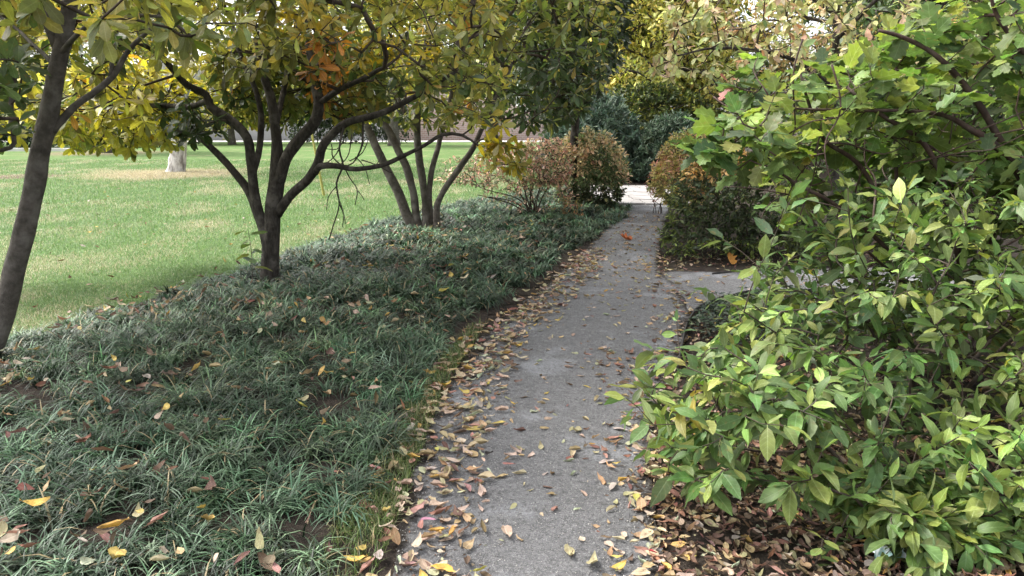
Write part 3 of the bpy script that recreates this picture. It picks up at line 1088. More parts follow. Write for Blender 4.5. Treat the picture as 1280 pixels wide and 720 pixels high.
# --- trees farther off: simple trunk + grown crown
def far_tree(name, label, x, y, h, crown, n, pal, bark, Lr, r0=0.2, tpl='small', mat=None, lean=0.0, group=None, clump_s=0.5, whorl=(8, 12), r_tip=0.01):
    t = thing(name, label, 'tree', (x, y, 0), group)
    m_ = MB()
    P2, r2 = tube(m_, [(x, y, -0.1), (x + lean * 0.1, y, h * 0.15), (x + lean * 0.4, y + .1, h * 0.45), (x + lean, y, h * 0.8)], [r0 * 1.5, r0, r0 * 0.8, r0 * 0.3], 10, 0.3, 0.1)
    cx, cy, cz, rx, ry, rz = crown
    nc = max(26, n // 24)
    u = unit(rng.normal(0, 1, (nc, 3))) * (rng.random((nc, 1)) ** 0.4)
    ctr = np.array([cx, cy, cz]) + u * np.array([rx, ry, rz])
    ci = rng.integers(0, nc, n)
    csz = rng.uniform(0.10, 0.24, nc)[ci][:, None] * rx
    off = rng.normal(0, 1, (n, 3)) * np.array([1.0, 0.9, 0.34]) * csz * 0.75
    off[:, 2] -= 0.35 * np.hypot(off[:, 0], off[:, 1]) - 0.1 * rx * 0.2
    P = ctr[ci] + off
    P = P[P[:, 2] > 0.3]
    k = P2[:, 2] > min(h * 0.18, cz - rz * 0.6)
    pos, par, rad, tips, ns = grow([(P2[k], r2[k])], P, seg=0.6, r_tip=r_tip, r_max=r0 * 0.5)
    twig_mesh(m_, pos, par, rad, ns)
    m_.build('trunk', bark, t)
    Pt, D = tip_frames(pos, par, tips)
    lp, ld, ln, L, cl = whorls(Pt, D, whorl[0], whorl[1], Lr, (30, 100), 0.2, 0.6, back=Lr[1] * 1.2)
    lp = lp + rng.normal(0, Lr[1] * 0.8, lp.shape)
    col = palette(len(lp), pal, 0.2, pnoise(Pt, clump_s)[cl])
    leaves('crown', tpl, lp, ld, ln, L, col, mat or M['small_leaf'], t)
    return t


YEL = [(0.2, (0.25, 0.29, 0.07)), (0.35, (0.46, 0.46, 0.11)), (0.45, (0.68, 0.59, 0.17))]
GRN = [(0.5, (0.05, 0.085, 0.022)), (0.35, (0.09, 0.13, 0.03)), (0.15, (0.17, 0.18, 0.04))]
YELG = [(0.4, (0.1, 0.14, 0.04)), (0.35, (0.24, 0.27, 0.06)), (0.25, (0.46, 0.41, 0.1))]
DARKW = [(0.5, (0.03, 0.048, 0.018)), (0.3, (0.07, 0.095, 0.03)), (0.2, (0.2, 0.2, 0.05))]
ORG = [(0.35, (0.32, 0.34, 0.14)), (0.4, (0.62, 0.46, 0.2)), (0.25, (0.65, 0.38, 0.2))]
far_tree('maple_tree', 'tall clear yellow autumn tree beyond the paving', 5.0, 26.0, 8.5, (4.7, 25.2, 5.2, 3.4, 2.6, 3.8), 1700, YEL, M['dark_bark'], (0.13, 0.22), 0.2, group=None)
far_tree('background_tree', 'green tree behind the dark stand-in tree at the end of the path', 2.0, 33.0, 10, (2.2, 33, 5.4, 4.6, 3, 5.2), 1300, GRN, M['dark_bark'], (0.2, 0.32), 0.25)
far_tree('background_tree', 'orange autumn tree above the right shrubs, behind the pink-leaved tree', 12.0, 27.0, 9, (11.6, 26, 5.4, 4.6, 3, 4.4), 1500, ORG, M['bark'], (0.14, 0.24), 0.22)
far_tree('background_tree', 'yellow-green tree high at the right edge', 19.5, 30.0, 10, (19, 30, 5.4, 4.8, 3, 5.2), 1200, YEL, M['bark'], (0.2, 0.3), 0.25)
far_tree('background_tree', 'dull green tree behind the orange autumn tree', 8.0, 38.0, 12, (8.0, 38, 6.0, 6, 3.5, 6.2), 1500, GRN, M['bark'], (0.3, 0.45), 0.3)
far_tree('lawn_tree', 'brown trunk with flared roots on the far lawn, left of the pale trunk', *gnd(137, 191)[:2], 9, (gnd(137, 191)[0], gnd(137, 191)[1], 6.6, 4.0, 3.5, 3.2), 420, PALE_T, M['bark'], (0.25, 0.4), 0.3)
far_tree('lawn_tree', 'slender pale trunk by the far building windows', *gnd(191, 178.5)[:2], 8, (gnd(191, 178.5)[0], gnd(191, 178.5)[1], 8.0, 4.0, 3.5, 2.6), 380, PALE_T, M['white_bark'], (0.25, 0.4), 0.38)
far_tree('lawn_tree', 'green tree at the far left end of the lawn', -36, 50, 9, (-36, 50, 6.5, 6.0, 4, 4.2), 600, GRN, M['bark'], (0.3, 0.45), 0.4)
far_tree('lawn_tree', 'low yellow tree in front of the pale building, right of the pale trunk', -18.5, 52, 7, (-18.5, 52, 4.3, 4.4, 3, 3.6), 620, YEL, M['bark'], (0.3, 0.45), 0.2)
far_tree('lawn_tree', 'low green tree in front of the pale building, left of the brown rooted trunk', -30.5, 54, 7, (-30.5, 54, 4.4, 4.6, 3, 3.6), 620, GRN, M['bark'], (0.3, 0.45), 0.22)
far_tree('lawn_tree', 'yellow-green tree before the brick building', -7.5, 50, 9, (-7.5, 50, 6.6, 5.0, 4, 4.0), 500, YEL, M['bark'], (0.3, 0.45), 0.3)
far_tree('lawn_tree', 'green tree beyond the slim splayed stems', -1.0, 40, 9, (-0.6, 40, 5.6, 3.6, 3, 4.2), 520, GRN, M['bark'], (0.25, 0.4), 0.3)

for x, y, pal_, lab in ((15.5, 36, GRN, 'broad green tree low behind the orange autumn tree, toward the right edge'), (25.5, 35, ORG, 'dull orange tree at the far right, beyond the yellow-green tree'),
                        (5.5, 31, YELG, 'dark green tree closing the view straight behind the clear yellow tree'), (13.5, 20.0, DARKW, 'dark low-branched tree behind the lobed-leaf bush'), (9.3, 17.5, GRN, 'small green tree behind the pink-leaved tree')):
    h_ = 8.5 if y > 25 else 5.5
    far_tree('background_tree', lab, x, y, h_, (x, y, h_ * 0.5, h_ * 0.52, 2.8, h_ * 0.52), 1300, pal_, M['dark_bark'], (0.25, 0.4) if y > 25 else (0.14, 0.24), 0.2)

# dogwood with pinkish leaves
DOG = [(0.27, (0.30, 0.38, 0.17)), (0.36, (0.56, 0.56, 0.26)), (0.22, (0.74, 0.54, 0.36)), (0.15, (0.76, 0.40, 0.23))]
v6 = fill_volume([(815, 85), (835, 20), (860, -120), (960, -220), (1150, -220), (1330, -150), (1340, 70), (1180, 100), (1050, 85), (960, 95), (900, 110), (855, 100)], 10.8, 1.5, 800, 1.6, 90, gaps=0.42, gap_s=1.1)
leafy_tree('dogwood_tree', 'pink and pale green leaved tree overhanging behind the right shrubs', (4.45, 11.2, 0), 11.2,
           [[(1040, 330, 24), (1042, 200, 19), (1044, 90, 15), (1046, 0, 12), (1052, -90, 8)]],
           [[(1043, 110, 10), (980, 70, 8, -.3), (900, 60, 6, -.6), (845, 70, 3, -.8)], [(1045, 50, 9), (1110, -10, 7, -.4), (1200, -30, 5, -.6)],
            [(1043, 120, 9), (1140, 60, 7, .3), (1240, 20, 5, .5)], [(1046, 20, 8), (960, -40, 6, .2), (890, -60, 4, .3)], [(960, 65, 5, -.4), (920, 130, 4, -.5), (888, 95, 3, -.7)]],
           v6, 0, DOG, M['small_leaf'], M['dark_bark'], Lr=(0.11, 0.175), whorl=(6, 9), seg=0.25, tpl='elliptic', spread=(80, 135), r_tip=0.0035, r_max=0.018, wk=0.6)


# ------------------------------------------------------------------ shrubs
def shrub(name, label, base, tg, nstems, pal, mat, tpl, Lr, npair, gap, stem_mat, seg=0.1, spread=(40, 75), droop=0.3, up=0.75, r_tip=0.0018,
          r_max=0.014, clump_s=2.0, group=None, hook=None, stems=None, cat='shrub', part='foliage', bend=0.35, jitter=0.2, wid=None, wpath=0.15, top=None, curl=None, ripple=0.022):
    t = thing(name, label, cat, base, group)
    base = np.array(base, float)
    skel = []
    sm = MB()
    ctr = tg.mean(0)
    for i in range(nstems):
        a = random.random() * 6.28
        b0 = base + np.array([math.cos(a), math.sin(a), 0]) * random.uniform(0.02, 0.12) + np.array([0, 0, -0.03])
        tgt = tg[random.randrange(len(tg))]
        hi = b0 + (tgt - b0) * 0.6
        hi[2] = max(hi[2], base[2] + 0.3 * (ctr[2] - base[2]))
        mid_ = b0 * 0.6 + hi * 0.4 + np.array([0, 0, 0.08]) + rng.normal(0, 0.03, 3)
        P2, r2 = tube(sm, [b0, mid_, hi], [r_max * 1.1, r_max * 0.9, r_max * 0.6], 7, 0.05, 0.06, 0.015)
        skel.append((P2, r2))
    for st in (stems or []):
        P2, r2 = tube(sm, st[0], st[1], 8, 0.05, 0.08, 0.012)
        skel.append((P2, r2))
    pos, par, rad, tips, ns = grow(skel, tg, seg=seg, r_tip=r_tip, r_max=r_max * 0.8, bend=bend, wpath=wpath)
    twig_mesh(sm, pos, par, rad, ns)
    sm.build('stems', stem_mat, t)
    if npair is None:
        P, D = tip_frames(pos, par, tips)
        lp, ld, ln, L, cl = whorls(P, D, gap[0], gap[1], Lr, spread, droop, up, back=Lr[1] * 1.3)
    else:
        lp, ld, ln, L, cl = pairs(pos, par, tips, npair, gap, Lr, spread, droop, up)
    col = palette(len(lp), pal, jitter, pnoise(pos[tips], clump_s)[cl])
    if hook: col = hook(lp, col)
    keep = lp[:, 2] > 0.03
    n = keep.sum()
    leaves(part, tpl, lp[keep], ld[keep], ln[keep], L[keep], col[keep], mat, t, wid=None if wid is None else rng.uniform(*wid, n), curl=None if curl is None else rng.normal(*curl, n), ripple=ripple)
    return t


VIB = [(0.22, (0.05, 0.092, 0.028)), (0.36, (0.10, 0.165, 0.045)), (0.29, (0.20, 0.265, 0.064)), (0.06, (0.30, 0.31, 0.065)), (0.07, (0.22, 0.27, 0.17))]

# front low shrub at the path edge
s1 = np.concatenate([
    fill_volume([(800, 512), (842, 445), (900, 430), (980, 440), (1080, 460), (1180, 470), (1300, 460), (1420, 470), (1420, 700), (1260, 660), (1160, 640), (1075, 600), (1020, 555), (960, 590), (900, 618), (850, 590)], 3.1, 0.6, 240, 0.15, 70),
    fill_volume([(1060, 600), (1160, 630), (1300, 640), (1450, 690), (1450, 860), (1130, 860), (1080, 740), (1065, 680)], 2.75, 0.4, 165, 0.06, 60),
    np.array([at(*q) for q in ((846, 402, 3.0), (793, 520, 2.9), (783, 498, 3.1), (818, 438, 3.2), (905, 425, 3.3), (835, 590, 2.8), (860, 460, 2.9), (925, 590, 2.8), (812, 560, 3.0))])])
fg1 = shrub('viburnum_shrub', 'fresh green broad-leaved shrub nearest the camera, drooping over the path edge', (1.62, 3.25, 0), s1, 9, VIB, M['viburnum'], 'elliptic', (0.085, 0.165), (3, 5), 0.062, M['twig'], group='green shrubs right of the path', r_max=0.011, wid=(0.72, 1.05), curl=(0.45, 0.5), droop=0.35, ripple=0.032, clump_s=3.0, jitter=0.26)
# cut stub among its stems
m_ = MB()
b = gnd(1042, 642)
tube(m_, [b + np.array([0, 0, -0.03]), b + np.array([0.002, 0, 0.05]), b + np.array([0.0, 0.0, 0.115])], [0.018, 0.016, 0.0155], 10, 0.03, 0.06)
m_.build('cut_stub', M['cut_stem'], fg1)['label'] = 'mossy green sawn-off stem stub'

# shrub behind it, reaching up the right edge
s2 = fill_volume([(862, 432), (930, 398), (975, 345), (1040, 285), (1120, 245), (1200, 215), (1300, 195), (1440, 190), (1440, 540), (1150, 520), (1000, 480), (900, 455)], 3.95, 0.8, 560, 0.3, 80)
s2 = np.concatenate([s2, fill_volume([(925, 345), (1000, 310), (1150, 320), (1300, 330), (1440, 330), (1440, 440), (1100, 430), (960, 415), (915, 385)], 4.7, 0.5, 170, 0.35, 40), np.array([at(*q) for q in ((905, 300, 3.7), (962, 310, 3.6), (988, 250, 3.6), (945, 335, 3.5), (1010, 250, 3.7), (1135, 238, 3.6), (930, 390, 3.6), (880, 360, 3.8), (1060, 235, 3.7))])])
shrub('viburnum_shrub', 'lighter lime-tipped green shrub between the lobed-leaf bush and the nearest shrub', (2.3, 4.1, 0), s2, 10,
      [(0.24, (0.05, 0.092, 0.028)), (0.34, (0.10, 0.165, 0.045)), (0.30, (0.22, 0.285, 0.068)), (0.08, (0.33, 0.34, 0.08)), (0.04, (0.22, 0.27, 0.17))], M['viburnum'], 'elliptic', (0.08, 0.15), (2, 5), 0.056, M['twig'], group='green shrubs right of the path', r_max=0.012, wid=(0.75, 1.1), curl=(0.4, 0.5), ripple=0.032, clump_s=2.5, jitter=0.26)

# lobed-leaved hydrangea
HYD = [(0.27, (0.065, 0.117, 0.037)), (0.36, (0.132, 0.2, 0.051)), (0.28, (0.25, 0.31, 0.07)), (0.09, (0.38, 0.35, 0.10))]
h1 = np.concatenate([
    fill_volume([(905, 130), (940, 70), (1010, 80), (1080, 70), (1140, 30), (1210, -10), (1300, -60), (1450, -70), (1450, 250), (1200, 230), (1060, 170), (980, 150)], 4.9, 0.8, 520, 0.9, 80),
    fill_volume([(858, 180), (905, 140), (980, 150), (990, 190), (940, 220), (905, 222), (872, 205)], 4.5, 0.5, 60, 0.6, 40),
    fill_volume([(960, 190), (1000, 150), (1200, 180), (1400, 220), (1400, 350), (1150, 330), (960, 270)], 5.3, 0.6, 300, 0.5, 60)])


def hyd_hook(lp, col):
    px, py, _ = to_px(lp)
    k = (np.hypot(px - 905, py - 105) < 22) & (rng.random(len(px)) < 0.5)
    col[k] = np.array((0.42, 0.16, 0.13))
    return col


hs_ = []
for q, Yq in (([(1330, 330, 20), (1285, 240, 17), (1250, 175, 14), (1205, 105, 12), (1166, 66, 10), (1130, 47, 8), (1098, 38, 6)], 4.6),
              ([(1330, 330, 18), (1275, 215, 16), (1240, 178, 15), (1215, 162, 12), (1180, 142, 9), (1130, 138, 8), (1070, 140, 6)], 4.5),
              ([(1200, 330, 13), (1180, 230, 11), (1150, 175, 10), (1110, 150, 9), (1080, 130, 8), (1060, 110, 6)], 4.55),
              ([(1340, 200, 13), (1300, 100, 11), (1275, 62, 10), (1245, 18, 8), (1235, -20, 5)], 4.5),
              ([(1125, 330, 9), (1122, 240, 8), (1120, 160, 7), (1116, 95, 5)], 4.9),
              ([(1130, 330, 10), (1080, 215, 9), (1030, 175, 8), (1010, 130, 6), (1000, 90, 4)], 4.9),
              ([(1130, 330, 9), (1050, 260, 8), (990, 225, 7), (950, 190, 5)], 4.7),
              ([(1090, 135, 6), (1020, 138, 5), (975, 132, 4), (955, 110, 3)], 4.6)):
    hp_, hr_ = limb_pts(q, Yq)
    hs_.append((hp_, hr_ * 0.62))
hc_ = fill_volume([(930, 120), (1010, 110), (1120, 100), (1250, 120), (1300, 260), (1180, 300), (1020, 290), (950, 230)], 4.75, 0.5, 60, 0.7, 60)
for p in hc_:
    d_ = unit(rng.normal(0, 1, 3) * np.array([1, .6, .7])) * rng.uniform(.2, .5)
    q = np.array([p - d_, p - d_ * .3 + rng.normal(0, .04, 3), p + d_ * .4 + rng.normal(0, .04, 3), p + d_])
    hs_.append((q, np.array([.005, .0042, .0035, .002]) * rng.uniform(.7, 1.3)))
shrub('hydrangea_bush', 'tall bush of large lobed oak-like leaves on reddish branches at upper right', (2.9, 4.9, 0), h1, 5, HYD, M['lobed'], 'lobed', (0.10, 0.18), (1, 3), 0.08, M['red_twig'],
      hook=hyd_hook, stems=hs_, r_max=0.014, r_tip=0.0028, seg=0.14, droop=0.25, up=0.8, clump_s=1.5, spread=(50, 85))

# dark filler shrubs behind the hydrangea
for x, y, rx, rz, n, lab in ((4.3, 8.7, 1.1, 1.35, 240, 'dark bush half hidden behind the lobed-leaf bush, right of the side path'), (6.4, 8.2, 1.3, 1.5, 260, 'dark green bush at the right edge behind the lobed-leaf bush')):
    u = unit(rng.normal(0, 1, (n, 3))) * rng.random((n, 1)) ** 0.4
    tg = np.array([x, y, rz * 0.95]) + u * np.array([rx, 0.9, rz * 0.9])
    tg = tg[tg[:, 2] > 0.2]
    shrub('background_shrub', lab, (x, y, 0), tg, 7, [(0.5, (0.035, 0.06, 0.02)), (0.35, (0.06, 0.1, 0.025)), (0.15, (0.14, 0.17, 0.04))], M['small_leaf'], 'elliptic', (0.07, 0.11), (2, 4), 0.06, M['twig'])

# rounded shrub at the corner of side path
def r1_hook(lp, col):
    px, py, _ = to_px(lp)
    k = ((px < 850 + (py - 240) * -0.1) | (py > 300)) & (rng.random(len(px)) < 0.5)
    col[k] = np.array((0.17, 0.22, 0.05)) * np.exp(rng.normal(0, 0.25, (k.sum(), 1)))
    k = (py < 222) & (rng.random(len(px)) < 0.65)
    col[k] = np.array((0.58, 0.36, 0.13)) * np.exp(rng.normal(0, 0.3, (k.sum(), 1)))
    return col


r1 = fill_volume([(824, 320), (830, 275), (842, 225), (872, 192), (915, 185), (975, 200), (1010, 260), (1010, 325), (960, 322), (900, 325), (850, 326)], 9.2, 0.75, 1150, 0.06, 45)
shrub('abelia_shrub', 'dark rounded small-leaved shrub on the corner where the side path branches off', (2.75, 9.3, 0), r1, 12,
      [(0.5, (0.035, 0.055, 0.02)), (0.3, (0.07, 0.095, 0.03)), (0.2, (0.15, 0.17, 0.06))], M['small_leaf'], 'small', (0.055, 0.09), (3, 6), 0.04, M['twig'], r_max=0.009, hook=r1_hook)
r2 = fill_volume([(812, 240), (818, 205), (838, 172), (862, 158), (900, 165), (915, 215), (885, 250), (840, 258)], 12.3, 0.6, 800, 0.1, 30)
shrub('spirea_shrub', 'yellow and pink autumn shrub leaning over the far right path edge', (2.95, 12.4, 0), r2, 12,
      [(0.28, (0.28, 0.3, 0.11)), (0.32, (0.6, 0.52, 0.2)), (0.28, (0.66, 0.42, 0.25)), (0.12, (0.55, 0.24, 0.2))], M['small_leaf'], 'small', (0.06, 0.1), (3, 6), 0.045, M['twig'], r_max=0.008, clump_s=1.6)
tg = fill_volume([(806, 232), (812, 215), (826, 205), (836, 225), (834, 248), (815, 250)], 13.4, 0.3, 90, 0.08, 20)
shrub('barberry_shrub', 'small magenta-red shrub at the edge of the pale paving', (2.55, 13.4, 0), tg, 6, [(0.4, (0.35, 0.07, 0.07)), (0.35, (0.42, 0.15, 0.12)), (0.25, (0.2, 0.17, 0.06))], M['small_leaf'], 'small', (0.04, 0.06), (2, 4), 0.04, M['twig'], r_max=0.006)

# orange rounded shrub and pink open shrub, left of the path end
def o1_hook(lp, col):
    px, py, _ = to_px(lp)
    k = (py > 205 + 20 * np.sin(px * 0.09)) & (px > 692) & (rng.random(len(px)) < 0.75)
    col[k] = np.array((0.12, 0.165, 0.065)) * np.exp(rng.normal(0, 0.3, (k.sum(), 1)))
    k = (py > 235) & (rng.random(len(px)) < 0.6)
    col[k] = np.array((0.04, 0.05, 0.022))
    return col


o1 = fill_volume([(690, 250), (690, 205), (702, 175), (730, 158), (762, 166), (781, 190), (786, 222), (774, 250), (740, 262), (700, 258)], 14.4, 0.8, 1300, 0.1, 40, shell=0.3)
shrub('photinia_shrub', 'dense rounded orange-pink shrub beside the pale paving', (1.5, 14.5, 0), o1, 12,
      [(0.42, (0.20, 0.26, 0.11)), (0.34, (0.68, 0.52, 0.30)), (0.24, (0.70, 0.42, 0.28))], M['small_leaf'], 'small', (0.065, 0.11), (3, 6), 0.045, M['twig'], r_max=0.01, hook=o1_hook, clump_s=2.5)
p1 = np.concatenate([fill_volume([(545, 225), (560, 198), (600, 190), (650, 175), (700, 172), (715, 195), (712, 225), (640, 240), (590, 232)], 12.7, 0.7, 640, 0.3, 30),
                     fill_volume([(640, 180), (700, 172), (715, 200), (712, 235), (650, 235)], 12.7, 0.6, 420, 0.3, 30),
                     fill_volume([(600, 235), (720, 235), (720, 262), (620, 262)], 12.7, 0.5, 70, 0.1, 20)])
shrub('nandina_shrub', 'open twiggy pink-leaved shrub with bare dark stems below', (0.35, 12.7, 0.08), p1, 14,
      [(0.46, (0.22, 0.26, 0.12)), (0.30, (0.62, 0.42, 0.30)), (0.24, (0.56, 0.24, 0.2))], M['small_leaf'], 'small', (0.055, 0.085), (2, 4), 0.05, M['twig'], r_max=0.011, clump_s=2.0, r_tip=0.0024)
tg = fill_volume([(690, 262), (705, 245), (722, 246), (730, 268), (700, 272)], 12.4, 0.25, 50, 0.1, 20)
shrub('barberry_shrub', 'low pale orange tuft at the foot of the rounded shrub', (0.95, 12.4, 0.1), tg, 5, [(0.5, (0.40, 0.2, 0.09)), (0.5, (0.36, 0.26, 0.1))], M['small_leaf'], 'small', (0.04, 0.06), (2, 3), 0.04, M['twig'], r_max=0.005)

# conifers behind the paving
BLU = [(0.4, (0.045, 0.075, 0.05)), (0.4, (0.10, 0.145, 0.10)), (0.2, (0.18, 0.23, 0.17))]
YEW = [(0.45, (0.035, 0.06, 0.036)), (0.4, (0.075, 0.11, 0.068)), (0.15, (0.15, 0.185, 0.115))]
j1 = fill_volume([(680, 225), (686, 165), (704, 135), (738, 110), (775, 122), (800, 160), (812, 200), (808, 238), (700, 245)], 21.5, 1.5, 1300, 0.1, 50, shell=0.3)
shrub('juniper_bush', 'blue-grey feathery conifer bush behind the orange shrub', (2.6, 21.5, 0), j1, 10, BLU, M['needle'], 'spray', (0.13, 0.24), None, (8, 12), M['twig'], seg=0.3, spread=(15, 70), droop=0.0, r_max=0.03, up=0.4, clump_s=1.2)
j2 = fill_volume([(786, 238), (790, 185), (812, 150), (850, 140), (885, 165), (900, 210), (895, 246)], 20.6, 1.4, 1100, 0.1, 50, shell=0.3)
shrub('yew_bush', 'dark green feathery bush at the far end of the path', (4.2, 20.6, 0), j2, 10, YEW, M['needle'], 'spray', (0.12, 0.2), None, (8, 12), M['twig'], seg=0.3, spread=(15, 70), droop=0.0, r_max=0.03, up=0.4, clump_s=1.2)
j3 = fill_volume([(745, 130), (770, 105), (820, 100), (880, 120), (900, 160), (890, 190), (800, 180)], 23.5, 1.2, 800, 0.1, 40)
shrub('laurel_bush', 'dark bush with yellowing tips under the clear yellow tree', (4.6, 23.5, 0), j3, 10, [(0.5, (0.04, 0.06, 0.018)), (0.3, (0.1, 0.13, 0.03)), (0.2, (0.26, 0.26, 0.05))], M['small_leaf'], 'small', (0.1, 0.16), None, (8, 12), M['twig'], seg=0.3, spread=(30, 90), droop=0.2, r_max=0.03)

# seedling at the foot of the middle tree; seedlings under the front shrub
def sprig(name, label, base, h, n, Lr, pal, lean=(0, 0), mat=None, group=None):
    t = thing(name, label, 'plant', base, group)
    base = np.array(base, float)
    top = base + np.array([lean[0], lean[1], h])
    m_ = MB()
    P2, r2 = tube(m_, [base + np.array([0, 0, -.03]), base * 0.5 + top * 0.5 + rng.normal(0, 0.01, 3), top], [0.004, 0.003, 0.002], 6, 0.04, 0.02)
    m_.build('stem', M['twig'], t)
    lp, ld, ln = [], [], []
    for i in range(n):
        k = int(len(P2) * (0.35 + 0.65 * i / n))
        lp.append(P2[min(k, len(P2) - 1)])
        a = i * 2.4 + random.random()
        ld.append((math.cos(a), math.sin(a), random.uniform(-.3, .35)))
        ln.append(np.array([0, 0, 1.0]) + rng.normal(0, .25, 3))
    lp, ld, ln = map(np.array, (lp, ld, ln))
    leaves('foliage', 'elliptic', lp, ld, ln, rng.uniform(*Lr, n), palette(n, pal, 0.15), mat or M['viburnum'], t)
    return t


sprig('seedling', 'young green sprig beside the middle trunk foot', (*gnd(316, 366)[:2], 0.1), 0.5, 10, (0.14, 0.2), VIB[:3], (0.0, 0))
for i, (px, py, h, lab) in enumerate(((1040, 700, 0.2, 'low seedling on the mulch left of the crumpled wrapper'), (1080, 662, 0.25, 'tallest seedling on the mulch behind the crumpled wrapper'), (985, 655, 0.12, 'small seedling on the bare mulch by the path edge'), (1010, 712, 0.14, 'seedling at the very bottom of the picture in the mulch'))):
    sprig('seedling', lab, gnd(px, py), h, 8, (0.05, 0.085), VIB[:3], (0.03, -.03), group='seedlings on the mulch')

# ------------------------------------------------------------------ edging, stake, wrapper
def edging(label, pts, h):
    P = [np.array([*p, 0]) for p in pts]
    Pd, _ = catmull(P, [0.01] * len(P), 0.06)
    T = np.gradient(Pd, axis=0)
    Nn = unit(np.stack([-T[:, 1], T[:, 0], 0 * T[:, 0]], -1)) * 0.005
    V = []
    for i in range(len(Pd)):
        hh = h + 0.008 * mnoise.noise(Vector((i * 0.2, 0, 0)))
        for s, z in ((1, -.03), (1, hh), (-1, hh), (-1, -.03)):
            V.append(Pd[i] + s * Nn[i] + np.array([0, 0, z]))
    idx = np.arange(len(V)).reshape(-1, 4)
    Q = np.concatenate([np.stack([idx[:-1, k], idx[:-1, (k + 1) % 4], idx[1:, (k + 1) % 4], idx[1:, k]], -1) for k in range(4)])
    me = raw_mesh('metal_edging', np.array(V), [Q, idx[[0, -1]]], M['metal'], smooth=False)
    return tag(link('metal_edging', me), label, 'edging')


edging('curved dark metal edging round the low ivy patch', g2((846, 470), (852, 440), (858, 415), (871, 394), (895, 382), (920, 376), (955, 371)) + [(3.6, 7.05)], 0.07)
edging('dark metal edging along the far side of the side path', g2((890, 344), (920, 341), (960, 338)) + [(3.8, 8.55)], 0.025)

m_ = MB()
tube(m_, [gnd(406, 246) + np.array([0, 0, -.1]), gnd(406, 246) + np.array([-0.1, 0, .6]), gnd(406, 246) + np.array([-0.22, 0, 1.42])], [0.028, 0.026, 0.022], 8, 0.1, 0.02)
tag(m_.build('garden_stake', M['stake']), 'yellow-green leaning stake on the lawn behind the middle trunk', 'stake')

# crumpled wrapper
wn_ = 12
V = []
for i in range(wn_):
    for j in range(wn_):
        u_, v_ = i / (wn_ - 1) - .5, j / (wn_ - 1) - .5
        nv = mnoise.noise_vector(Vector((u_ * 4, v_ * 4, 2.0)))
        V.append((u_ * 0.13 + nv[0] * 0.022, v_ * 0.10 + nv[1] * 0.022, max(0.004, 0.045 + nv[2] * 0.04 - 0.14 * (u_ * u_ + v_ * v_))))
idx = np.arange(wn_ * wn_).reshape(wn_, wn_)
Q = np.stack([idx[:-1, :-1], idx[1:, :-1], idx[1:, 1:], idx[:-1, 1:]], -1).reshape(-1, 4)
me = raw_mesh('crumpled_wrapper', np.array(V), [Q], M['wrapper'], smooth=False)
o = link('crumpled_wrapper', me, loc=Vector(gnd(1106, 690, 0.03)))
o.modifiers.new('thickness', 'SOLIDIFY').thickness = 0.001
tag(o, 'crumpled white and mint green plastic wrapper on the mulch', 'litter')

# ------------------------------------------------------------------ buildings and hedges beyond the lawn
def building(name, label, x0, x1, y0, y1, h, wallmat, wins, roof_h=0.4):
    t = thing(name, label, 'building', ((x0 + x1) / 2, (y0 + y1) / 2, 0))
    m_ = MB()
    m_.box(x0, x1, y0, y1, -0.1, h)
    m_.build('wall', wallmat, t, smooth=False)
    m_ = MB()
    m_.box(x0 - .4, x1 + .4, y0 - .4, y1 + .4, h + 0.002, h + roof_h)
    m_.build('roof', M['roof'], t, smooth=False)
    for a, b, c, d in wins:
        m_ = MB()
        m_.box(a, b, y0 - 0.06, y0 - 0.004, c, d)
        w = m_.build('window', M['frame'], t, smooth=False)
        m_ = MB()
        n = max(1, int((b - a) / 1.4))
        for k in range(n):
            xa = a + (b - a) * k / n + 0.07
            xb = a + (b - a) * (k + 1) / n - 0.07
            m_.box(xa, xb, y0 - 0.08, y0 - 0.064, c + 0.08, d - 0.08)
        m_.build('pane', M['glass'], w, smooth=False)
    return t


building('low_building', 'long pale rendered building with dark ground floor windows across the lawn', -46, -10.2, 62.5, 72, 5.2, M['render_wall'],
         [(-45 + 4.5 * k, -43 + 4.5 * k, 0.9, 2.2) for k in range(3)] + [(-28.4, -25.6, 0.1, 1.9)] + [(-45 + 4.5 * k, -43.4 + 4.5 * k, 3.3, 4.4) for k in range(7)])
building('brick_building', 'pink brick building behind the farther magnolia stems', -9.9, 2.5, 63.5, 74, 6.5, M['brick'], [(-8.5 + 3.4 * k, -6.9 + 3.4 * k, 3.6, 5.4) for k in range(3)], 0.5)


def hedge(label, x0, x1, y, h, n):
    tg = np.stack([rng.uniform(x0, x1, n), rng.uniform(y - .8, y + .8, n), h * (rng.random(n) ** 0.7) * (1 - 0.1 * rng.random(n)) + 0.1], -1)
    t = thing('hedge', label, 'hedge', ((x0 + x1) / 2, y, 0))
    for x in np.arange(x0 + .3, x1, 1.6):
        m_ = MB()
        tube(m_, [(x, y, -.05), (x + .05, y, h * .5), (x, y + .1, h * .9)], [.04, .03, .015], 6, 0.2)
        m_.build('stem', M['dark_bark'], t)
    k = 6
    lp = np.repeat(tg, k, 0) + rng.normal(0, .12, (n * k, 3))
    lp[:, 2] = np.maximum(lp[:, 2], 0.08)
    ld = unit(rng.normal(0, 1, lp.shape))
    ln = np.array([0, 0, 1.0]) + rng.normal(0, .5, lp.shape)
    leaves('foliage', 'small', lp, ld, ln, rng.uniform(.16, .3, len(lp)), palette(len(lp), [(0.6, (0.02, 0.035, 0.014)), (0.4, (0.04, 0.065, 0.022))], .2), M['small_leaf'], t)
    return t


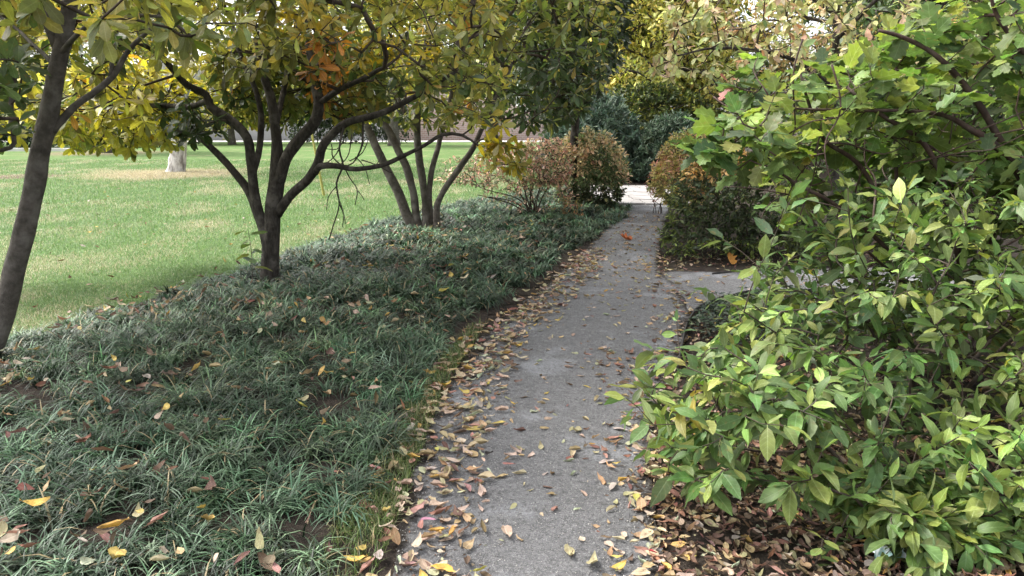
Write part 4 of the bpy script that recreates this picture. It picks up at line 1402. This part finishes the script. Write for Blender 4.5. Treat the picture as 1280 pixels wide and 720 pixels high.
hedge('dark clipped hedge at the far left of the lawn', -42, -25.5, 46, 1.7, 1500)
hedge('short dark hedge by the brown rooted trunk', -25.0, -21.2, 47, 1.25, 420)
hedge('dark green hedge in front of the pale building, behind the middle tree', -15.5, -7.2, 55, 3.0, 1300)
m_ = MB()
m_.box(-33, -22.4, 41.0, 41.35, -.05, 0.16)
tag(m_.build('low_kerb', M['concrete'], smooth=False), kind='structure')


# ------------------------------------------------------------------ strap-leaved ground cover
def blades(name, base, D, L, W, arch, col, mat, nseg=3, kind='stuff', label=None):
    n = len(base)
    S = unit(np.stack([-D[:, 1], D[:, 0], 0 * D[:, 0]], -1))
    rows = []
    uvr = []
    for k in range(nseg + 1):
        t = k / nseg
        # rises then arches over
        out = (t * np.sin(arch * t * 0.9 + 0.15))[:, None] * D
        up = (t * np.cos(arch * t * 0.9 + 0.15))[:, None] * np.array([0, 0, 1.0])
        p = base + L[:, None] * (out + up)
        w = W * (1.0 - t ** 2.5) * 0.5 + 0.0002
        rows.append(np.stack([p - S * w[:, None], p + S * w[:, None]], 1))
        uvr += [(0.48, t), (0.52, t)]
    V = np.stack(rows, 1).reshape(n, -1, 3)
    k2 = V.shape[1]
    q = np.array([(2 * k, 2 * k + 1, 2 * k + 3, 2 * k + 2) for k in range(nseg)])
    Q = (q[None] + (np.arange(n) * k2)[:, None, None]).reshape(-1, 4)
    UV = np.repeat(np.array(uvr)[None], n, 0).reshape(-1, 2)
    me = raw_mesh(name, V.reshape(-1, 3), [Q], mat, np.repeat(col, k2, 0), UV)
    o = link(name, me)
    return tag(o, kind=kind, label=label, cat=None)


# tufts inside the bed
tx = rng.uniform(-8.8, 3.2, 125000)
ty = rng.uniform(1.4, 18.8, 125000)
LI = liri_left + [(a - (0.13 if b > 4.6 else 0.02), b) for a, b in liri_right] + [(-0.95, 1.2), (-6.0, 1.0)]
k = pt_in_poly(tx, ty, LI)
tx, ty = tx[k], ty[k]
px, py, dep = to_px(np.stack([tx, ty, 0 * tx], -1))
k = (px > -700) & (px < 1000) & (py < 1100)
tx, ty, dep = tx[k], ty[k], dep[k]
dens = np.clip(1.15 - dep / 18.0, 0.3, 1.0)
nzv = np.array([mnoise.noise(Vector((a * 1.1, b * 1.1, 5.0))) for a, b in zip(tx, ty)])
# thin places where dead leaves gather
keep = rng.random(len(tx)) < dens * np.clip(0.9 + nzv * 1.2, np.where(ty < 3.4, 0.8, 0.5), 1.0) * 0.21
tx, ty, dep, nzv = tx[keep], ty[keep], dep[keep], nzv[keep]
# the cover thins out and stays low where the trunks come up through it
tb = np.min([np.hypot(tx - gnd(a, b)[0], ty - gnd(a, b)[1] + .12) for a, b in ((337, 358), (519, 290), (535, 290), (549, 288), (-28, 462))], axis=0)
keep = tb > rng.uniform(0.12, 0.32, len(tb))
tx, ty, dep, nzv, tb = tx[keep], ty[keep], dep[keep], nzv[keep], tb[keep]
tz = bed_height(tx, ty) + 0.05 * np.array([max(0, mnoise.noise(Vector((a * 2.6, b * 2.6, 2.0)))) for a, b in zip(tx, ty)])
nb = 38
n = len(tx) * nb
base = np.repeat(np.stack([tx, ty, tz - 0.01], -1), nb, 0) + np.concatenate([rng.normal(0, 0.028, (n, 2)), np.zeros((n, 1))], 1)
a = rng.uniform(0, 6.283, n)
lean = np.repeat(rng.normal(0, 0.35, (len(tx), 2)), nb, 0)
D = unit(np.stack([np.cos(a) + lean[:, 0], np.sin(a) + lean[:, 1], 0 * a], -1))
L = rng.uniform(0.085, 0.2, n) * np.repeat(np.clip(1 + nzv * 0.35, 0.7, 1.3) * np.clip(0.45 + tb * 0.9, 0.5, 1.0), nb)
Wd = rng.uniform(0.005, 0.0095, n) * np.repeat(np.clip(dep / 5.0, 1, 1.9), nb)
arch = rng.uniform(0.7, 2.0, n)
tuftc = palette(len(tx), [(0.42, (0.014, 0.032, 0.015)), (0.33, (0.036, 0.08, 0.037)), (0.25, (0.105, 0.18, 0.095))], 0.25)
colb = np.repeat(tuftc, nb, 0) * np.exp(rng.normal(0, 0.28, (n, 1)))
dead = rng.random(n) < 0.04
colb[dead] = (0.3, 0.23, 0.12)
blades('liriope_cover', base, D, L, Wd, arch, colb, M['blade'], 4, label='dark strap-leaved ground cover filling the raised bed')
print('liriope blades', n)

# fine turf strip between cover and path
SP = [p for p in strip_right] + g2((350, 850), (400, 720), (445, 640), (486, 570), (532, 495), (562, 452), (595, 412))
m0 = 130000
tx = rng.uniform(-1.6, 0.6, m0)
ty = rng.uniform(1.8, 6.4, m0)
nzv = np.array([mnoise.noise(Vector((a * 2.2, b * 2.2, 9.0))) for a, b in zip(tx, ty)])
d_ = poly_dist(tx, ty, SP)
k = (pt_in_poly(tx, ty, SP) | (d_ < 0.05)) & (rng.random(m0) < 0.62 + nzv)
tx, ty = tx[k], ty[k]
n = len(tx)
a = rng.uniform(0, 6.283, n)
blades('turf_strip', np.stack([tx, ty, bed_height(tx, ty) - 0.002], -1), np.stack([np.cos(a), np.sin(a), 0 * a], -1), rng.uniform(0.035, 0.095, n), rng.uniform(0.0024, 0.004, n), rng.uniform(0.1, 1.2, n),
       palette(n, [(0.4, (0.085, 0.13, 0.04)), (0.4, (0.14, 0.19, 0.06)), (0.2, (0.34, 0.31, 0.17))], .2), M['turf_blade'], 2, label='fine turf edging the bed along the path')

# lawn blades
m0 = 600000
yy_ = 4.0 + (32 - 4.0) * rng.random(m0) ** 1.6
xx_ = np.where(rng.random(m0) < 0.75, rng.uniform(-0.70, 0.06, m0), rng.uniform(-1.5, -0.7, m0)) * yy_
LP = lawn_poly
k = pt_in_poly(xx_, yy_, LP)
xx_, yy_ = xx_[k], yy_[k]
n = len(xx_)
straw = np.array([mnoise.fractal(Vector((a * 0.75, b * 0.42, 1.0)), 1.0, 2.0, 4) for a, b in zip(xx_, yy_)])
sc = np.clip(yy_ / 9.0, 0.8, 2.6)
a = rng.uniform(0, 6.283, n)
colL = palette(n, [(0.3, (0.085, 0.165, 0.05)), (0.45, (0.145, 0.24, 0.08)), (0.25, (0.22, 0.31, 0.13))], .16)
st = rng.random(n) < np.clip(0.10 + straw * 1.1, 0.02, 0.85)
d5 = np.hypot(xx_ + 10.4, yy_ - 23.6) + rng.normal(0, .5, n)
st |= d5 < 2.3
colL[st] = np.array((0.43, 0.385, 0.25)) * np.exp(rng.normal(0, .18, (st.sum(), 1)))
bare = (np.hypot(xx_ + 14.2, yy_ - 22.5) < 1.2) | (np.hypot(xx_ + 18, yy_ - 24) < 1.2)
kk = ~(bare & (rng.random(n) < 0.8))
blades('lawn_grass', np.stack([xx_, yy_, 0 * xx_ + 0.003], -1)[kk], np.stack([np.cos(a), np.sin(a), 0 * a], -1)[kk], (rng.uniform(0.025, 0.06, n) * np.clip(sc, .8, 1.5))[kk], (rng.uniform(0.0022, 0.004, n) * sc)[kk],
       rng.uniform(0.2, 1.5, n)[kk], colL[kk], M['turf_blade'], 2, label='mown grass of the open lawn')
print('lawn blades', n)

# ivy patch inside the curved edging
IV = g2((862, 418), (872, 398), (897, 385), (922, 379), (960, 374)) + [(3.4, 6.9), (3.2, 5.6), (1.55, 5.2)]
tx = rng.uniform(1.0, 3.5, 9000)
ty = rng.uniform(4.8, 7.2, 9000)
k = pt_in_poly(tx, ty, IV)
tx, ty = tx[k], ty[k]
n = len(tx)
lp = np.stack([tx, ty, rng.uniform(0.02, 0.15, n)], -1)
me_o = leaves('ivy_cover', 'small', lp, unit(rng.normal(0, 1, (n, 3)) * np.array([1, 1, .4])), np.array([0, 0, 1.0]) + rng.normal(0, .35, (n, 3)), rng.uniform(.035, .06, n),
              palette(n, [(0.5, (0.022, 0.042, 0.022)), (0.35, (0.045, 0.075, 0.035)), (0.15, (0.1, 0.13, 0.06))], .2), M['evergreen'], None)
tag(me_o, 'low dark small-leaved ground cover inside the curved edging', kind='stuff')

# gravel chips on the path
PATH = [tuple(p) for p in path_left] + [tuple(p) for p in path_right[::-1]]
tx = rng.uniform(-1, 3, 60000)
ty = 2.2 + 8 * rng.random(60000) ** 1.5
k = pt_in_poly(tx, ty, PATH)
tx, ty = tx[k][:14000], ty[k][:14000]
n = len(tx)
ico = np.array([(0, 0, 1), (1, 0, 0.1), (.3, .95, 0), (-.8, .6, .1), (-.8, -.6, 0), (.3, -.95, .1), (0, 0, -1)], float)
fi = np.array([(0, 1, 2), (0, 2, 3), (0, 3, 4), (0, 4, 5), (0, 5, 1), (6, 2, 1), (6, 3, 2), (6, 4, 3), (6, 5, 4), (6, 1, 5)])
sz = rng.uniform(0.001, 0.0034, n)
V = np.stack([tx, ty, np.full(n, 0.019)], -1)[:, None] + sz[:, None, None] * ico[None] * rng.uniform(.6, 1.3, (n, 1, 3))
Fq = (fi[None] + (np.arange(n) * 7)[:, None, None]).reshape(-1, 3)
tag(link('gravel', raw_mesh('gravel', V.reshape(-1, 3), [Fq], M['pebble'], smooth=False)), 'loose pale gravel chips on the path', kind='stuff')

# ------------------------------------------------------------------ fallen leaves
COLS = {'tan': (0.36, 0.255, 0.155), 'pale': (0.46, 0.37, 0.26), 'brown': (0.13, 0.08, 0.05), 'russet': (0.22, 0.11, 0.07), 'yellow': (0.48, 0.33, 0.09), 'rosy': (0.33, 0.185, 0.15)}
CN = list(COLS)
SHAPES = {'flat': (0.12, 0.02), 'curled': (0.9, 0.05), 'folded': (0.4, 0.03)}


def leaf_variant(cname, sname):
    curl, rip = SHAPES[sname]
    V, Q, uv = TPL[random.choice(['dry', 'dry', 'elliptic', 'obovate', 'dry'])]
    V = V.copy()
    x, y, z = V[:, 0] * random.uniform(0.7, 1.25), V[:, 1] - 0.5, np.abs(V[:, 0]) * random.uniform(0.2, 0.7)
    x = x + random.uniform(-.35, .35) * y * y
    z = z + random.uniform(-.5, .5) * x * y * 2
    if random.random() < 0.35:          # torn tip
        y = np.where(y > 0.22, 0.22 + (y - 0.22) * 0.25, y)
    if sname == 'folded':
        z = np.abs(x) * 1.1
        x = x * 0.62
    z = z * (0.6 if sname == 'flat' else 1.0) + (curl * (y ** 2)) * 0.9 + rng.normal(0, rip, len(x))
    z -= z.min() - 0.01
    W = np.stack([x * 1.15, y, z], -1)
    col = np.array(COLS[cname]) * np.exp(rng.normal(0, .1, 3))
    cc = np.repeat(col[None], len(W), 0) * np.exp(rng.normal(0, .12, (len(W), 1)))
    return W, Q, uv, cc


LV = {}
for cn_ in CN:
    for sn_ in SHAPES:
        for r_ in range(5):
            W, Q, uv, cc = leaf_variant(cn_, sn_)
            LV[(cn_, sn_, r_)] = (W, Q, uv, cc)
LM = {}


def variant_mesh(key):
    if key not in LM:
        W, Q, uv, cc = LV[key]
        LM[key] = raw_mesh('fallen_leaf', W, [Q], M['dry_leaf'], cc, uv)
    return LM[key]


spots = []      # x, y, z, zone


def scatter(n, fn, zone, weights, Lr):
    for _ in range(n):
        x, y, z = fn()
        spots.append((x, y, z, zone, random.choices(CN, weights)[0], random.choice(list(SHAPES)), random.randrange(5), random.uniform(*Lr)))


pl_ = resample(path_left, 400)
pr_ = resample(path_right, 400)


def near_rows(y0, y1, pw=1.0):
    ys = pl_[:, 1]
    while True:
        y = y0 + (y1 - y0) * random.random() ** pw
        i = int(np.argmin(np.abs(ys - y)))
        return i


def f_drift():
    i = near_rows(2.2, 9.5, 1.0)
    t = pr_[i] - pl_[i]
    t = t / np.linalg.norm(t)
    p = pl_[i] + t * (0.15 + random.gauss(0, 0.13))
    return p[0], p[1], 0.02 + random.random() * 0.018


def f_path():
    i = near_rows(2.3, 13.5, 1.05)
    u_ = random.random()
    p = pl_[i] * (1 - u_) + pr_[i] * u_
    return p[0], p[1], 0.02


def f_right():
    i = near_rows(2.2, 9.0, 1.2)
    t = pr_[i] - pl_[i]
    t = t / np.linalg.norm(t)
    p = pr_[i] + t * (random.gauss(-0.05, 0.13))
    return p[0], p[1], 0.02 + random.random() * 0.012


def f_under():
    x = random.uniform(0.5, 3.2)
    y = random.uniform(2.3, 5.2)
    return x, y, 0.008 + random.random() * 0.02


def f_side():
    return random.uniform(1.6, 4.5), random.uniform(6.6, 9.0), 0.02


def f_bed():
    while True:
        y = 2.3 + 9 * random.random() ** 1.2
        x = random.uniform(-4.2, 0.3)
        if pt_in_poly(np.array([x]), np.array([y]), LI)[0] and random.random() < 0.35 - 1.2 * mnoise.noise(Vector((x * 1.1, y * 1.1, 5.0))):
            return x, y, float(bed_height(x, y)[0]) + random.uniform(0.04, 0.13)


def f_strip():
    i = near_rows(2.2, 6.0)
    t = pr_[i] - pl_[i]
    t = t / np.linalg.norm(t)
    p = pl_[i] - t * abs(random.gauss(0.05, 0.12))
    return p[0], p[1], float(bed_height(*p)[0]) + 0.03


scatter(950, f_drift, 'drift', [38, 36, 14, 6, 5, 4], (0.05, 0.108))
scatter(820, f_path, 'path', [34, 44, 14, 4, 4, 2], (0.03, 0.085))
scatter(320, f_right, 'right', [34, 34, 16, 8, 8, 3], (0.04, 0.1))
scatter(1500, f_under, 'under', [22, 14, 34, 20, 4, 6], (0.04, 0.085))
scatter(260, f_side, 'side', [28, 26, 22, 10, 8, 6], (0.05, 0.09))
scatter(760, f_bed, 'bed', [30, 22, 26, 8, 12, 2], (0.055, 0.105))
scatter(110, f_strip, 'strip', [30, 30, 14, 8, 12, 6], (0.05, 0.09))

# which of them the camera can see, and how large
bpy.context.view_layer.update()
dg = bpy.context.evaluated_depsgraph_get()
org = Vector((0, 0, CZ))
score = []
for i, s in enumerate(spots):
    p = Vector((s[0], s[1], s[2] + 0.025))
    px, py, dep = to_px(np.array(p))
    if not (5 < px < 1275 and 5 < py < 715):
        continue
    d = p - org
    hit, loc, *_ = scene.ray_cast(dg, org, d.normalized(), distance=d.length + 1)
    if hit and (loc - org).length < d.length - 0.03:
        continue
    score.append((s[7] / dep, i))
score.sort(reverse=True)
indiv = set(i for _, i in score[:285])


def where(s):
    x, y, z, zone = s[:4]
    near = 'nearest the camera' if y < 2.9 else 'level with the nearest shrub' if y < 3.6 else 'before the ivy patch' if y < 5.2 else 'beside the ivy patch' if y < 6.6 else 'by the side path' if y < 8.6 else 'towards the paving'
    if zone == 'drift':
        return 'in left path-edge drift, ' + near
    if zone == 'path':
        i = int(np.argmin(np.abs(pl_[:, 1] - y)))
        u_ = (x - pl_[i, 0]) / (pr_[i, 0] - pl_[i, 0])
        side_ = 'left part of gravel' if u_ < .4 else 'middle of gravel' if u_ < .62 else 'right part of gravel'
        return 'on ' + side_ + ', ' + near
    if zone == 'right':
        return 'at right gravel edge, ' + near
    if zone == 'under':
        return 'on mulch under the nearest shrub, ' + ('at its front' if y < 2.9 else 'near its stems' if y < 3.6 else 'behind it')
    if zone == 'side':
        return 'where the side path branches off'
    if zone == 'strip':
        return 'on fine turf strip, ' + near
    return 'on strap-leaved cover ' + ('by the leaning trunk' if x < -2.6 and y < 6 else 'around the middle tree' if y > 6 else 'at the bottom of the picture' if y < 3.2 else 'before the middle tree')


GRP = {'drift': 'fallen leaves drifted along the left path edge', 'path': 'fallen leaves scattered on the gravel', 'right': 'fallen leaves along the right path edge', 'under': 'fallen leaves on the mulch under the shrubs',
       'side': 'fallen leaves on the side path', 'bed': 'fallen leaves on the ground cover', 'strip': 'fallen leaves on the fine turf'}
CW = {'tan': 'tan', 'pale': 'buff', 'brown': 'brown', 'russet': 'russet', 'yellow': 'yellow', 'rosy': 'rosy'}
SW = {'flat': 'flat', 'curled': 'curled', 'folded': 'folded'}
rest = {}
for i, s in enumerate(spots):
    x, y, z, zone, cn_, sn_, r_, L_ = s
    rz = random.uniform(0, 6.283)
    rx, ry = (random.gauss(0, .45), random.gauss(0, .45)) if zone == 'bed' else (random.gauss(0, .16), random.gauss(0, .16))
    if i in indiv:
        o = bpy.data.objects.new('fallen_leaf', variant_mesh((cn_, sn_, r_)))
        C.objects.link(o)
        o.location = (x, y, z)
        o.rotation_euler = (rx, ry, rz)
        o.scale = (L_, L_, L_)
        size = 'large ' if L_ > 0.078 else 'small ' if L_ < 0.05 else ''
        tag(o, f"{size}{SW[sn_]} {CW[cn_]} leaf {where(s)}", 'fallen leaf', GRP[zone])
    else:
        W, Q, uv, cc = LV[(cn_, sn_, r_)]
        from mathutils import Euler
        Mx = np.array(Euler((rx, ry, rz)).to_matrix())
        rest.setdefault('x', []).append((W @ Mx.T * L_ + np.array([x, y, z]), Q, uv, cc * math.exp(random.gauss(0, .12))))


def merge_leaves(name, items, label):
    off = 0
    Vs, Qs, Us, Cs = [], [], [], []
    for W, Q, uv, cc in items:
        Vs.append(W); Qs.append(Q + off); Us.append(uv); Cs.append(cc)
        off += len(W)
    me = raw_mesh(name, np.concatenate(Vs), [np.concatenate(Qs)], M['dry_leaf'], np.concatenate(Cs), np.concatenate(Us))
    return tag(link(name, me), label, kind='stuff')


# crumbled mulch and bits of leaf on the soil under the right-hand shrubs
for q_ in range(12500):
    x = random.uniform(0.35, 5.0) if q_ < 8000 else random.uniform(0.45, 2.1)
    y = (random.uniform(2.1, 6.0) if random.random() < .75 else random.uniform(8.4, 10.5)) if q_ < 8000 else random.uniform(2.1, 3.9)
    i = int(np.argmin(np.abs(pr_[:, 1] - y)))
    if x < pr_[i, 0] - 0.03 + random.gauss(0, .05): continue
    key = (random.choices(CN, [27, 14, 46, 11, 2, 0])[0], random.choice(list(SHAPES)), random.randrange(5))
    W, Q, uv, cc = LV[key]
    from mathutils import Euler
    Mx = np.array(Euler((random.gauss(0, .4), random.gauss(0, .4), random.uniform(0, 6.28))).to_matrix())
    L_ = random.uniform(.018, .065)
    rest['x'].append((W @ Mx.T * L_ + np.array([x, y, 0.006 + random.random() * .02]), Q, uv, cc * 0.9))
for _ in range(1500):      # dirt margin crumbs
    x, y, z = f_drift() if random.random() < .6 else f_right()
    key = (random.choices(CN, [14, 10, 50, 22, 2, 2])[0], random.choice(list(SHAPES)), random.randrange(5))
    W, Q, uv, cc = LV[key]
    Mx = np.array(Euler((random.gauss(0, .3), random.gauss(0, .3), random.uniform(0, 6.28))).to_matrix())
    L_ = random.uniform(.008, .025)
    rest['x'].append((W @ Mx.T * L_ + np.array([x + random.gauss(0, .05), y, 0.016]), Q, uv, cc))
for _ in range(260):
    x, y = random.uniform(-11, -2.2), 5.5 + 14 * random.random()
    if pt_in_poly(np.array([x]), np.array([y]), BED)[0]: continue
    W, Q, uv, cc = LV[(random.choices(CN, [34, 20, 26, 6, 14, 0])[0], random.choice(list(SHAPES)), random.randrange(5))]
    Mx = np.array(Euler((random.gauss(0, .3), random.gauss(0, .3), random.uniform(0, 6.28))).to_matrix())
    rest['x'].append((W @ Mx.T * random.uniform(.05, .1) + np.array([x, y, 0.03]), Q, uv, cc))
merge_leaves('leaf_litter', rest['x'], 'small and distant fallen leaves and leaf crumbs on mulch, path edges and ground cover')


# the few leaves that stand out
def special(px, py, z, cn_, sn_, L_, rot, label, col=None, tilt=(0, 0), tpl=None):
    W, Q, uv, cc = LV[(cn_, sn_, 0)]
    if tpl:
        V, Q, uv = TPL[tpl]
        W = V.copy()
        W[:, 1] -= 0.5
        W[:, 2] = W[:, 2] * 2.0 + 1.1 * (W[:, 0] ** 2) + 0.7 * W[:, 1] ** 2
        W[:, 2] -= W[:, 2].min() - 0.01
        cc = np.repeat(np.array([[0.4, 0.3, 0.1]]), len(W), 0)
    if col: cc = np.repeat(np.array([col]), len(W), 0) * np.exp(rng.normal(0, .08, (len(W), 1)))
    o = link('fallen_leaf', raw_mesh('fallen_leaf', W, [Q], M['dry_leaf'], cc, uv), loc=Vector(gnd(px, py, z)))
    o.scale = (L_,) * 3
    o.rotation_euler = (tilt[0], tilt[1], rot)
    tag(o, label, 'fallen leaf')


special(782, 299, 0.03, 'russet', 'curled', 0.2, 1.2, 'large curled orange leaf lying alone far along the gravel path', (0.50, 0.14, 0.05), (0.35, 0), 'lobed')
special(533, 650, 0.045, 'rosy', 'flat', 0.085, 1.5, 'mauve pink leaf lying in the left leaf drift near the camera', (0.42, 0.2, 0.27))
special(815, 690, 0.035, 'russet', 'folded', 0.045, 1.0, 'small crimson folded leaf at the right path edge by the bottom of the picture', (0.36, 0.03, 0.045))
special(610, 567, 0.03, 'brown', 'curled', 0.05, 1.7, 'small almost black curled leaf on the left half of the gravel', (0.02, 0.016, 0.014))
special(912, 325, 0.06, 'yellow', 'curled', 0.17, 0.4, 'large orange-yellow lobed leaf at the foot of the corner shrub', (0.52, 0.24, 0.05), (0.9, 0.2), 'lobed')
special(555, 712, 0.04, 'yellow', 'flat', 0.10, 1.2, 'large golden yellow leaf at the bottom of the left leaf drift', (0.52, 0.31, 0.06))
